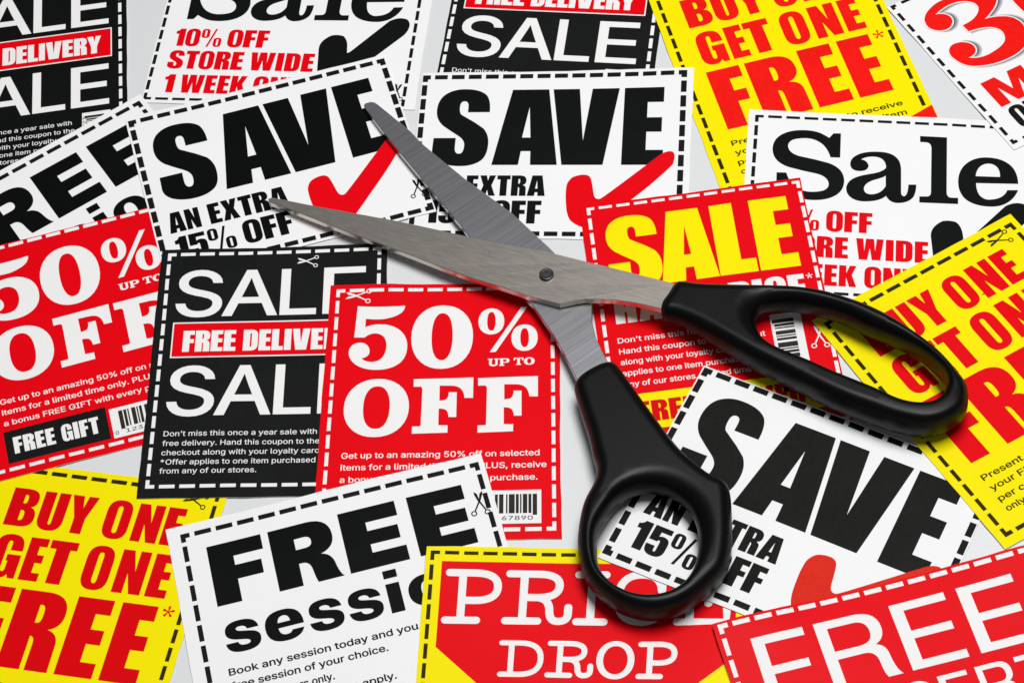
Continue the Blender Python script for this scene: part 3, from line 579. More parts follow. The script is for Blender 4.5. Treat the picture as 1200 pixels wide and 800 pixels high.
def design_sale(red):
    hole = flatten
    return dict(size=(83.8, 66.2), parts=[
        ('cut_line', 'grey_black', 1, cut_line(83.8, 66.2, 14, 11, 1.1, 1.0)),
        ('headline', 'black', 1, [[flatten(S_S)], orient([flatten(S_a), flatten(S_ah)], 0), [flatten(S_l)], orient([flatten(S_e), flatten(S_eh)], 0)]),
        ('offer_text', red, 1, word(HEAVY, '10%', 5.5, 20.9, 35.7, 43.2) + word(HEAVY, 'OFF', 22.9, 36.3, 35.7, 43.2)
            + word(HEAVY, 'STORE', 5.0, 29.6, 45.2, 52.9, gap=60) + word(HEAVY, 'WIDE', 31.8, 52.6, 45.2, 52.9, gap=70)
            + word(HEAVY, '1', 5.6, 8.9, 55.4, 63.0) + word(HEAVY, 'WEEK', 10.9, 32.3, 55.4, 63.0, gap=60) + word(HEAVY, 'ONLY', 34.5, 54.0, 55.4, 63.0, gap=60)),
        ('tick_mark', 'black', 2, [[flatten("54.4,56 53.9,50* 53.2,43 53.0,39.5* 56.5,37.2 58.3,36.6* 60.4,37.3 61.9,38.6* 62.3,41.5 62.6,44.4 62.9,44.7* 63.9,43.6 74.5,30.4 77.5,28.2* 80.2,29.5 82.2,31.5* 80.6,35.2 80,36.3 66.5,52 62.5,57.5* 58.5,60 55.5,60.3* 54.8,58.4")]]),
        ('scissors_symbol', 'grey_black', 2, scissors_symbol((78.9, 63.0), (82.2, 63.2))[0]),
    ])

def design_halfprice():
    h = lambda ch, a, b: glyph_box(HEAVY, ch, a, b, 5.25, 31.4)
    bc = rot_group(barcode_bars(0, 23.0, -5.6, 0), 0, 0)
    bc = [[[(x+48.1, y+49.2) for x, y in c] for c in g] for g in bc]
    dg = rot_group(sans('0 12345 67890', 0, 22.5, 0, 1.35, .02), 0, 0)
    dg = [[[(2*54.4-x, y+49.6) for x, y in c] for c in g] for g in dg]
    dg = [[[(x, 2*60.8-y) for x, y in c] for c in g] for g in dg]
    return dict(size=(63.6, 85.3), parts=[
        ('cut_line', 'white_ink', 1, cut_line(63.6, 85.3, 11, 14, 1.05, 1.0, ax=2.3)),
        ('headline', 'yellow', 1, [h('S', 4.1, 19.6), h('A', 18.9, 35.5), h('L', 35.7, 46.7), h('E', 47.4, 59.0)]),
        ('offer_text', 'white_ink', 1, word(HEAVY, 'HALF', 4.1, 28.4, 34.3, 43.6, gap=60) + word(HEAVY, 'PRICE', 30.6, 59.2, 34.3, 43.6, gap=60) + star(60.7, 35.4, 0.95)),
        ('small_print', 'white_ink', 1, sans("Don't miss this half price sale.", 3.8, 42.3, 50.4, 1.85)
            + sans('Hand this coupon to the checkout', 3.8, 45.2, 54.2, 1.85)
            + sans('along with your loyalty card. *Offer', 3.8, 44.8, 57.95, 1.85)
            + sans('applies to one item purchased from', 3.9, 46.0, 61.75, 1.85)
            + sans('any of our stores. Limited time only', 4.0, 45.4, 65.6, 1.85)),
        ('banner', 'yellow', 1, [rect(3.9, 68.3, 59.7, 80.3)]),
        ('banner_text', 'deep_red', 2, word(HEAVY, 'FREE', 6.6, 23.0, 71.0, 77.9, gap=55) + word(HEAVY, 'DELIVERY', 25.4, 57.4, 71.0, 77.9, gap=55)),
        ('barcode_panel', 'white_ink', 1, [rect(47.2, 47.4, 56.0, 74.0)]),
        ('barcode', 'bar', 2, bc),
        ('barcode_digits', 'bar', 2, dg),
        ('scissors_symbol', 'white_ink', 2, scissors_symbol((58.0, 59.8), (61.6, 60.0))[0]),
    ])

def design_price():
    a, b = 5.4, 21.6; c, d = 26.3, 37.2
    line = (slab('P', 4.2, 20.2, a, b, 2.15) + slab('R', 20.6, 39.5, a, b, 2.15) + slab('I', 39.7, 49.1, a, b, 2.15)
            + slab('C', 50.4, 64.6, a, b, 2.15) + slab('E', 66.2, 81.1, a, b, 2.15)
            + slab('D', 20.6, 32.8, c, d, 1.55) + slab('R', 33.3, 46.1, c, d, 1.55) + slab('O', 46.8, 56.8, c, d, 1.55) + slab('P', 57.3, 67.9, c, d, 1.55))
    return dict(size=(85.5, 65.5), parts=[
        ('cut_line', 'brown_black', 1, cut_line(85.5, 65.5, 15, 10, 1.1, 1.05)),
        ('red_shield', 'red', 1, [[[(3.3, 3.1), (82.4, 3.1), (82.4, 30.8), (43.0, 64.0), (3.3, 28.5)]]]),
        ('headline', 'white_ink', 2, line),
    ])

def design_dessert():
    b = (.15, .08)
    up = lambda ch, x0, x1: glyph_box(SANS, ch, x0, x1, 6.0, 25.3, b)
    lo = lambda ch, x0, x1: glyph_box(SANS, ch, x0, x1, 28.5, 40.2, (.1, .05))
    return dict(size=(83.5, 63.0), parts=[
        ('cut_line', 'white_ink', 1, cut_line(83.5, 63, 13, 9, 1.2, 1.35)),
        ('headline', 'white_ink', 1, [up('F', 7.1, 20.9), glyph_box(LIGHT_R, 'R', 23.8, 41.6, 6.0, 25.3), up('E', 44.1, 58.9), up('E', 62.1, 77.0),
            lo('D', 8.9, 17.6), lo('E', 19.3, 26.8), lo('S', 28.3, 37.0), lo('S', 38.6, 47.6), lo('E', 49.1, 56.7), glyph_box(LIGHT_R, 'R', 58.9, 68.2, 28.5, 40.2), lo('T', 69.1, 78.2)]),
    ])

def design_three():
    t = flatten(THREE, 10)
    zero = orient([ell(33.2, 54, 2.5, 37.5, n=60), ell(40.5, 46.7, 7, 33)], 0)
    white = embolden([t], 0.42, 0.42)
    sh = lambda k, dx, dy: [shift(c, dx, dy) for c in embolden([t], k, k)]
    return dict(size=(65.5, 66.6), parts=[
        ('cut_line', 'grey_black', 1, cut_line(65.5, 66.6, 10, 11, 1.1, 1.1, ax=1.9, ay=1.9, gap=2.0)),
        ('printed_shadow', 'shadow1', 1, [sh(.75, 1.15, .55)]),
        ('printed_shadow', 'shadow2', 2, [sh(.5, .95, .45)]),
        ('printed_shadow', 'shadow3', 3, [sh(.25, .8, .35)]),
        ('numeral_rim', 'white_ink', 4, [white, embolden(zero, 0.42, 0.42)]),
        ('numeral', 'orange_red', 5, [[t], zero]),
        ('offer_text', 'orange_red', 1, [glyph_box(GROT, 'M', 5.5, 20.0, 41.4, 52.7), glyph_box(HEAVY, 'U', 21.8, 32.0, 41.4, 52.7)]),
        ('second_text', 'grey_black', 1, word(HEAVY, 'ON', 6.0, 17.0, 54.0, 63.0)),
    ])

# ------------------------------------------------------------------ coupon placement (local mm -> table mm)
COUPON_MAPS = {
    'SAVE_T': (0.968685, -0.0597937, -27.9385, -0.0997463, -0.9576, 104.12, -2.5440e-04, 3.2571e-04),
    'SAVE_L': (0.961736, 0.262503, -121.393, 0.231104, -0.956385, 93.1115, -1.9178e-05, 1.8591e-04),
    'SAVE_R': (0.904327, -0.465123, 54.1849, -0.487576, -0.887622, -13.2931, 2.4976e-05, -2.2009e-05),
    'FIFTY_C': (0.993662, -0.00477483, -51.4258, -0.0416904, -0.989528, 21.5226, 5.5243e-05, -1.4206e-04),
    'FIFTY_L': (0.984308, 0.25235, -168.588, 0.234725, -0.967503, 43.2984, -7.6235e-05, 1.8599e-04),
    'SESS_B': (0.960987, 0.237632, -90.9771, 0.213153, -0.943543, -58.6363, 3.3716e-05, -8.9656e-06),
    'SESS_L': (0.855972, 0.574694, -190.456, 0.556152, -0.864646, 53.8423, -9.5891e-05, 3.1492e-05),
    'BUY_P': (0.987296, 0.24239, 45.0981, 0.222994, -0.997995, 133.158, 9.0030e-06, 1.2258e-04),
    'BUY_Q': (0.970601, -0.211753, -145.115, -0.210939, -1.00716, -32.463, 1.6220e-04, 2.3207e-04),
    'BUY_S': (0.824192, 0.503722, 88.1913, 0.479621, -0.859609, -0.804815, -2.3841e-04, 1.1265e-04),
    'BLACK_X': (0.992261, 0.00144644, -103.192, -0.0417751, -0.992449, 38.8591, 2.5041e-05, 9.6888e-05),
    'BLACK_M': (0.99074, -0.133293, -13.9569, -0.174294, -0.995707, 170.764, -1.3310e-04, -3.7024e-05),
    'BLACK_N': (0.963913, 0.0915714, -195.3, 0.109359, -1.00182, 156.432, 1.9001e-04, 2.0968e-04),
    'SALE_G': (0.998753, -0.0951231, -111.112, -0.124081, -1.00559, 169.026, 3.7452e-05, -3.5174e-05),
    'SALE_H': (0.975808, -0.114504, 74.2538, -0.150574, -0.986673, 78.5249, -3.4515e-05, 3.1833e-05),
    'REDSALE': (1.00133, 0.0800533, 22.2476, 0.0834856, -0.99221, 46.4565, 1.0470e-04, -8.4704e-05),
    'PRICE': (0.974947, -0.0663811, -21.5404, -0.0346034, -1.0372, -68.5664, -2.7981e-04, 6.3956e-04),
    'FREERED': (0.956332, 0.224216, 53.2292, 0.232536, -0.950048, -95.3617, -9.7931e-05, -4.0009e-05),
    'THREE': (0.885793, 0.456323, 118.737, 0.455573, -0.889129, 119.406, -3.3231e-05, 2.9047e-05),
}

# heights of everything lying on the table, 1 mm cells
HX0, HY0, HNX, HNY = -240, -230, 560, 480
HEIGHT = np.zeros((HNY, HNX))
THICK = 0.20
GAP = 0.14

def dilate(a, r):
    o = a.copy()
    for dy in range(-r, r+1):
        for dx in range(-r, r+1):
            if dx*dx+dy*dy <= r*r and (dx or dy):
                o = np.maximum(o, np.roll(np.roll(a, dy, 0), dx, 1))
    return o

class Placed:
    """maps coupon coordinates to the table and carries the settled sheet height"""
    def __init__(self, key, W, H, margins, lifts):
        v = COUPON_MAPS[key]
        self.M = np.array([[v[0], v[1], v[2]], [v[3], v[4], v[5]], [v[6], v[7], 1.0]])
        self.ml, self.mt, self.mr, self.mb = margins
        self.u0, self.u1, self.v0, self.v1 = -self.ml, W+self.mr, -self.mt, H+self.mb
        self.nu = int(round((self.u1-self.u0)/2.6)); self.nv = int(round((self.v1-self.v0)/2.6))
        U, V = np.meshgrid(np.linspace(self.u0, self.u1, self.nu+1), np.linspace(self.v0, self.v1, self.nv+1))
        X, Y = self.xy(U, V)
        Hd = dilate(HEIGHT, 3)
        ix = np.clip((X-HX0).astype(int), 0, HNX-1); iy = np.clip((Y-HY0).astype(int), 0, HNY-1)
        req = Hd[iy, ix] + GAP
        z = req.copy()
        for _ in range(420):
            p = np.pad(z, 1, mode='edge')
            avg = (p[:-2, 1:-1] + p[2:, 1:-1] + p[1:-1, :-2] + p[1:-1, 2:])/4
            z = np.maximum(req, avg - 0.0015)
        for cu, cv, rad, amt in lifts:
            d = np.sqrt((U-cu)**2 + (V-cv)**2)
            z = z + amt*np.clip(1-d/rad, 0, 1)**2
        self.Z = z
        # raise the height map where this sheet lies
        gx, gy = np.meshgrid(HX0+np.arange(HNX)+0.5, HY0+np.arange(HNY)+0.5)
        Mi = np.linalg.inv(self.M)
        w = Mi[2, 0]*gx + Mi[2, 1]*gy + Mi[2, 2]
        uu = (Mi[0, 0]*gx + Mi[0, 1]*gy + Mi[0, 2])/w; vv = (Mi[1, 0]*gx + Mi[1, 1]*gy + Mi[1, 2])/w
        ins = (uu >= self.u0) & (uu <= self.u1) & (vv >= self.v0) & (vv <= self.v1)
        zz = self.height(uu[ins], vv[ins])
        HEIGHT[ins] = np.maximum(HEIGHT[ins], zz + THICK)
    def xy(self, U, V):
        M = self.M; w = M[2, 0]*U + M[2, 1]*V + 1
        return (M[0, 0]*U + M[0, 1]*V + M[0, 2])/w, (M[1, 0]*U + M[1, 1]*V + M[1, 2])/w
    def height(self, U, V):
        a = np.clip((U-self.u0)/(self.u1-self.u0)*self.nu, 0, self.nu-1e-6)
        b = np.clip((V-self.v0)/(self.v1-self.v0)*self.nv, 0, self.nv-1e-6)
        i = a.astype(int); j = b.astype(int); fa = a-i; fb = b-j
        Z = self.Z
        return (Z[j, i]*(1-fa)*(1-fb) + Z[j, i+1]*fa*(1-fb) + Z[j+1, i]*(1-fa)*fb + Z[j+1, i+1]*fa*fb)

def fill(g):
    """triangles of a set of outlines; overlapping strokes of one letter are joined"""
    V = []; E = []
    for c in g:
        n = len(c); o = len(V)
        V += [Vector(p) for p in c]; E += [(o+k, o+(k+1) % n) for k in range(n)]
    r = delaunay_2d_cdt(V, E, [], 0, 1e-6)
    vo = r[0]; P = np.array([tuple(v) for v in vo])
    T = np.array([list(f) for f in r[2] if len(f) == 3])
    C = P[T].mean(1); W = np.zeros(len(C), int)
    for c in g:
        A = np.array(c); B = np.roll(A, -1, 0)
        for a, b in zip(A, B):
            up = (a[1] <= C[:, 1]) & (b[1] > C[:, 1]); dn = (a[1] > C[:, 1]) & (b[1] <= C[:, 1])
            if not (up.any() or dn.any()): continue
            s = (b[0]-a[0])*(C[:, 1]-a[1]) - (C[:, 0]-a[0])*(b[1]-a[1])
            W += (up & (s > 0)).astype(int) - (dn & (s < 0)).astype(int)
    return [Vector((p[0], p[1], 0)) for p in P], [tuple(t) for t, w in zip(T, W) if w != 0]

def glyph_mesh(glyphs, pl, cx, cy, ang, dz):
    """tessellate outlines, cut them along the sheet grid and lay them on the sheet"""
    bm = bmesh.new()
    for gi, g in enumerate(glyphs):
        flat, tris = fill(g)
        vs_ = [bm.verts.new((v.x, v.y, (gi % 5)*0.002)) for v in flat]
        for t in tris:
            try: bm.faces.new([vs_[k] for k in t])
            except ValueError: pass
    loose = [v for v in bm.verts if not v.link_faces]
    bmesh.ops.delete(bm, geom=loose, context='VERTS')
    if bm.verts:
        us = [v.co.x for v in bm.verts]; vs2 = [v.co.y for v in bm.verts]
        big = any(e.calc_length() > 3.2 for e in bm.edges)
        if big:
            du = (pl.u1-pl.u0)/pl.nu; dv = (pl.v1-pl.v0)/pl.nv
            for k in range(1, pl.nu):
                u = pl.u0+k*du
                if min(us) < u < max(us):
                    bmesh.ops.bisect_plane(bm, geom=bm.verts[:]+bm.edges[:]+bm.faces[:], plane_co=(u, 0, 0), plane_no=(1, 0, 0))
            for k in range(1, pl.nv):
                v = pl.v0+k*dv
                if min(vs2) < v < max(vs2):
                    bmesh.ops.bisect_plane(bm, geom=bm.verts[:]+bm.edges[:]+bm.faces[:], plane_co=(0, v, 0), plane_no=(0, 1, 0))
    co = np.array([v.co[:] for v in bm.verts])
    X, Y = pl.xy(co[:, 0], co[:, 1]); Z = pl.height(co[:, 0], co[:, 1]) + THICK + dz + co[:, 2]
    c, s = math.cos(-ang), math.sin(-ang)
    for v, x, y, z in zip(bm.verts, X-cx, Y-cy, Z):
        v.co = ((x*c - y*s)*MM, (x*s + y*c)*MM, z*MM)
    bm.normal_update()
    fl = [f for f in bm.faces if f.normal.z < 0]
    bmesh.ops.reverse_faces(bm, faces=fl)
    me = bpy.data.meshes.new('print'); bm.to_mesh(me); bm.free()
    return me

def paper_mesh(pl, cx, cy, ang, seed):
    r = random.Random(seed)
    nu, nv = pl.nu, pl.nv
    ph = [r.uniform(0, 6.28) for _ in range(8)]; 
    def wob(t, k):   # hand-cut edge
        return 0.10*math.sin(t*0.11+ph[k]) + 0.05*math.sin(t*0.43+ph[k+4]) + r.uniform(-0.03, 0.03)
    U = np.linspace(pl.u0, pl.u1, nu+1); V = np.linspace(pl.v0, pl.v1, nv+1)
    uu, vv = np.meshgrid(U, V)
    for j in range(nv+1):
        uu[j, 0] += wob(V[j], 0); uu[j, nu] += wob(V[j], 1)
    for i in range(nu+1):
        vv[0, i] += wob(U[i], 2); vv[nv, i] += wob(U[i], 3)
    X, Y = pl.xy(uu, vv); Z = pl.height(uu, vv)
    X = X-cx; Y = Y-cy; c, s = math.cos(-ang), math.sin(-ang)
    x2, y2 = X*c-Y*s, X*s+Y*c
    verts = []; 
    for dz in (THICK, 0.0):
        for j in range(nv+1):
            for i in range(nu+1):
                verts.append((x2[j, i]*MM, y2[j, i]*MM, (Z[j, i]+dz)*MM))
    N = (nu+1)*(nv+1); idx = lambda j, i: j*(nu+1)+i
    faces, mats = [], []
    for j in range(nv):
        for i in range(nu):
            a, b, cc, d = idx(j, i), idx(j, i+1), idx(j+1, i+1), idx(j+1, i)
            faces.append((d, cc, b, a)); mats.append(0)
            faces.append((a+N, b+N, cc+N, d+N)); mats.append(1)
    ring = [idx(0, i) for i in range(nu)] + [idx(j, nu) for j in range(nv)] + [idx(nv, i) for i in range(nu, 0, -1)] + [idx(j, 0) for j in range(nv, 0, -1)]
    base = len(verts); R_ = len(ring)
    verts += [verts[a] for a in ring] + [verts[a+N] for a in ring]     # own vertices keep the cut edge crisp
    for k in range(R_):
        k2 = (k+1) % R_
        faces.append((base+k, base+k2, base+R_+k2, base+R_+k)); mats.append(1)
    me = bpy.data.meshes.new('paper'); me.from_pydata(verts, [], faces)
    me.polygons.foreach_set('material_index', mats)
    sm = [m == 0 for m in mats]; me.polygons.foreach_set('use_smooth', sm)
    me.update()
    return me

NCOUP = [0]
def coupon(key, design, paper, label, margins, lifts=(), group='paper coupons strewn over the table'):
    W, H = design['size']
    pl = Placed(key, W, H, margins, lifts)
    cx, cy = [float(a) for a in pl.xy(W/2, H/2)]
    ax, ay = [float(a) for a in pl.xy(W/2+5, H/2)]
    ang = math.atan2(ay-cy, ax-cx)
    root = bpy.data.objects.new('discount_coupon', None); COL.objects.link(root)
    root.empty_display_size = 0.01
    root.location = (cx*MM, cy*MM, 0); root.rotation_euler = (0, 0, ang)
    tag(root, label, 'coupon')
    NCOUP[0] += 1
    link_mesh('paper_sheet', paper_mesh(pl, cx, cy, ang, NCOUP[0]), [INK[paper], INK['core']], root)
    for name, ink, layer, gl in design['parts']:
        link_mesh(name, glyph_mesh(gl, pl, cx, cy, ang, 0.025 + 0.022*layer), INK[ink], root)
    print('HEIGHT', key, round(float(pl.Z.mean()) + THICK, 2), round(float(pl.Z.max()), 2))
    return root

# ------------------------------------------------------------------ table
def table():
    m, nt, b = new_mat('white_laminate')
    tc = nt.nodes.new('ShaderNodeTexCoord')
    n = nt.nodes.new('ShaderNodeTexNoise'); n.inputs['Scale'].default_value = 14
    nt.links.new(tc.outputs['Object'], n.inputs['Vector'])
    cr = nt.nodes.new('ShaderNodeValToRGB')
    cr.color_ramp.elements[0].color = (0.655, 0.67, 0.68, 1); cr.color_ramp.elements[1].color = (0.69, 0.705, 0.715, 1)
    nt.links.new(n.outputs['Fac'], cr.inputs[0]); nt.links.new(cr.outputs[0], b.inputs['Base Color'])
    b.inputs['Roughness'].default_value = 0.38
    bm = bmesh.new(); bmesh.ops.create_grid(bm, x_segments=8, y_segments=8, size=1.2)
    me = bpy.data.meshes.new('table_top'); bm.to_mesh(me); bm.free()
    o = link_mesh('table_top', me, m); tag(o, kind='structure')
table()

# ------------------------------------------------------------------ coupons, bottom of the pile first
coupon('BLACK_N', design_black(), 'black', 'black SALE FREE DELIVERY coupon cut off by the top left corner of the picture', (1.5, 1.5, 1.7, 1.6))
coupon('SALE_G', design_sale('red'), 'white', 'white Sale coupon cut off at the top edge, tucked under the tilted SAVE coupon', (0.4, 1.5, 3.4, 1.2))
coupon('BLACK_M', design_black(), 'panel_black', 'black SALE coupon at the top centre, between two white coupons and a yellow one', (0.9, 1.5, 1.7, 2.0))
coupon('BUY_P', design_buy('orange_red'), 'yellow', 'yellow BUY ONE GET ONE FREE coupon at the top, tucked under the white Sale coupon', (2.1, 2.0, 1.8, 2.0))
coupon('SALE_H', design_sale('red'), 'white', 'white Sale coupon with large black Sale heading at the right edge of the picture', (1.9, 2.0, 2.0, 2.0))
coupon('THREE', design_three(), 'white', 'white coupon with a large red numeral 3 in the top right corner', (0.9, 0.2, 2.0, 1.8))
coupon('SAVE_T', design_save('black'), 'white', 'white SAVE coupon lying straight, right of the open scissor blades', (0.3, 1.1, 1.95, 1.1), lifts=((84, 0, 45, 0.9),))
coupon('BUY_Q', design_buy('deep_red'), 'yellow', 'yellow BUY ONE GET ONE FREE coupon in the bottom left corner of the picture', (2.0, 1.6, 2.0, 2.0))
coupon('SESS_L', design_session(), 'white', 'white FREE session coupon at the left edge, mostly hidden under the red 50% OFF coupon', (2.0, 2.0, 1.5, 2.0))
coupon('FIFTY_L', design_fifty(), 'red', 'red 50% OFF coupon with a black FREE GIFT box at the left edge', (2.0, 0.4, 1.5, 2.2))
coupon('SAVE_L', design_save('jet_black'), 'white', 'tilted white SAVE coupon under both scissor blade tips', (0.6, 1.6, 0.5, 1.0))
coupon('REDSALE', design_halfprice(), 'red', 'red coupon with yellow SALE lettering lying under the oval scissor handle', (1.9, 1.0, 0.55, 1.2))
coupon('BLACK_X', design_black(), 'panel_black', 'black SALE coupon just left of the centre red 50% OFF coupon, partly under it', (2.1, 1.4, 1.9, 3.3), lifts=((65, 0, 45, 1.2),))
coupon('FIFTY_C', design_fifty(), 'red', 'red 50% OFF coupon in the centre, just below the scissor pivot', (2.0, 1.5, 1.4, 2.5))
coupon('SESS_B', design_session(), 'white', 'white FREE session coupon at the bottom edge, tucked under the yellow bordered coupon', (3.6, 2.7, 1.4, 2.0))
coupon('PRICE', design_price(), 'yellow', 'yellow bordered red PRICE DROP coupon under the round scissor ring', (1.3, 1.4, 1.4, 1.4), lifts=((0, 0, 42, 1.3), (85, 18, 40, 1.3)))
coupon('SAVE_R', design_save('grey_black', 'dull_red'), 'white', 'white SAVE coupon turned clockwise, between the round ring and the oval handle', (0.35, 0.45, 0.3, 1.5))
coupon('BUY_S', design_buy('red'), 'yellow', 'yellow BUY ONE GET ONE FREE coupon under the far end of the oval handle', (2.3, 2.6, 1.8, 2.8))
coupon('FREERED', design_dessert(), 'red', 'red coupon with thin white FREE lettering in the bottom right corner', (1.1, 0.7, 1.2, 1.5), lifts=((0, 0, 35, 1.0), (83, 0, 40, 1.2)))

# ------------------------------------------------------------------ scissors
BLADE_UPPER = [(-73.54, 55.37, 3.99), (-72.44, 55.8, 4.04), (-68.49, 54.44, 4.2), (-59.48, 51.14, 4.57), (-46.27, 46.59, 5.13), (-33.23, 42.15, 5.68), (-24.63, 38.8, 6.05), (-11.1, 33.5, 6.64), (2.73, 28.62, 7.25), (13.66, 24.51, 7.71), (23.17, 20.47, 8.07), (27.85, 18.6, 8.25), (47.03, 10.34, 9.0), (56.47, 6.32, 9.37), (53.55, -4.09, 9.28), (48.89, -1.84, 9.09), (43.07, 1.89, 8.86), (35.47, 4.78, 8.56), (29.48, 6.46, 8.33), (21.49, 7.5, 8.02), (18.81, 7.27, 7.92), (14.42, 6.46, 7.75), (5.4, 10.21, 7.37), (-1.73, 14.05, 7.05), (-10.94, 18.45, 6.64), (-20.08, 23.51, 6.23), (-29.46, 29.11, 5.83), (-50.33, 40.9, 4.94), (-65.95, 50.19, 4.3), (-70.48, 52.69, 4.11), (-73.2, 54.17, 4.0)]
BLADE_LOWER = [(-45.93, 91.26, 3.04), (-45.51, 92.12, 3.02), (-43.84, 92.56, 3.03), (-42.56, 92.16, 3.07), (-41.45, 91.11, 3.1), (-31.19, 79.25, 3.45), (-26.66, 72.86, 3.63), (-13.46, 57.66, 4.12), (0.47, 43.29, 4.62), (11.37, 29.13, 5.07), (16.63, 21.68, 5.27), (20.7, 14.48, 5.4), (22.56, 9.39, 5.49), (23.31, 6.95, 5.52), (23.36, 0.83, 5.6), (24.33, -4.64, 5.68), (26.55, -10.95, 5.78), (29.61, -18.01, 5.92), (32.42, -26.87, 6.07), (25.25, -31.99, 6.06), (21.87, -25.47, 5.92), (18.68, -18.53, 5.79), (15.58, -10.15, 5.64), (12.42, -2.75, 5.5), (9.2, 3.39, 5.38), (6.66, 8.17, 5.29), (3.48, 12.59, 5.2), (-1.97, 20.9, 4.94), (-8.29, 30.07, 4.66), (-12.65, 36.28, 4.48), (-14.73, 39.9, 4.38), (-22.65, 52.56, 4.02), (-30.78, 65.55, 3.67), (-33.67, 70.14, 3.54), (-39.13, 79.05, 3.31), (-45.13, 89.4, 3.06)]
HANDLE_OVAL = [(48.74, 10.73), (54.26, 9.09), (60.9, 7.92), (67.7, 7.03), (74.4, 6.42), (80.99, 5.47), (87.63, 3.79), (94.09, 0.95), (100.35, -2.45), (106.58, -7.07), (112.56, -12.85), (117.19, -18.06), (120.5, -23.11), (122.61, -27.25), (124.06, -30.04), (124.04, -33.96), (123.13, -37.81), (121.79, -39.49), (118.7, -41.74), (114.7, -43.17), (110.83, -43.37), (107.72, -42.7), (102.14, -40.64), (97.17, -37.97), (91.05, -34.79), (84.86, -30.83), (78.67, -26.39), (72.4, -21.98), (66.07, -17.47), (59.7, -12.1), (53.28, -6.43), (48.67, -3.0), (45.17, -0.96), (43.38, -1.07), (42.78, 1.94), (43.37, 4.59), (44.71, 5.7), (46.28, 8.89), (47.33, 10.93)]
HOLE_OVAL = [(69.21, -1.64), (71.25, 0.28), (73.27, 0.85), (80.68, 0.17), (85.94, -1.62), (91.12, -3.66), (96.19, -6.97), (99.93, -9.73), (106.19, -13.46), (112.32, -17.99), (115.78, -22.28), (118.01, -25.63), (118.36, -31.15), (115.89, -34.93), (112.56, -36.1), (108.71, -35.59), (105.08, -34.18), (100.9, -31.15), (94.75, -27.51), (88.6, -23.93), (82.42, -19.86), (76.09, -16.18), (71.13, -12.16), (69.13, -6.67)]
HANDLE_ROUND = [(28.55, -14.77), (30.28, -16.17), (32.78, -20.9), (37.72, -30.27), (43.01, -39.97), (46.61, -45.81), (50.25, -50.1), (53.87, -53.81), (56.31, -55.43), (58.28, -56.42), (58.84, -59.93), (58.85, -64.05), (58.55, -72.21), (57.77, -78.23), (56.45, -82.62), (53.33, -86.21), (48.49, -90.53), (43.76, -93.2), (38.53, -94.42), (33.35, -93.94), (28.22, -91.7), (23.68, -87.85), (20.36, -83.58), (18.83, -79.29), (18.05, -73.2), (18.6, -66.4), (20.09, -59.6), (22.58, -54.86), (23.59, -50.68), (23.22, -47.63), (22.62, -45.55), (21.66, -39.32), (19.64, -30.84), (18.21, -24.24), (17.81, -22.22), (18.38, -20.72), (20.31, -18.56), (24.63, -15.85)]
HOLE_ROUND = [(23.22, -69.6), (25.73, -64.26), (29.45, -58.93), (32.82, -56.91), (35.84, -56.19), (40.6, -56.83), (44.67, -59.53), (48.04, -63.54), (49.62, -69.07), (49.79, -73.81), (48.6, -80.15), (46.11, -85.44), (43.12, -87.88), (39.64, -89.18), (36.18, -89.43), (32.21, -88.56), (28.24, -86.36), (25.16, -83.23), (23.35, -79.16)]
PIVOT = (10.74, 17.12)

LIFT = 0.0

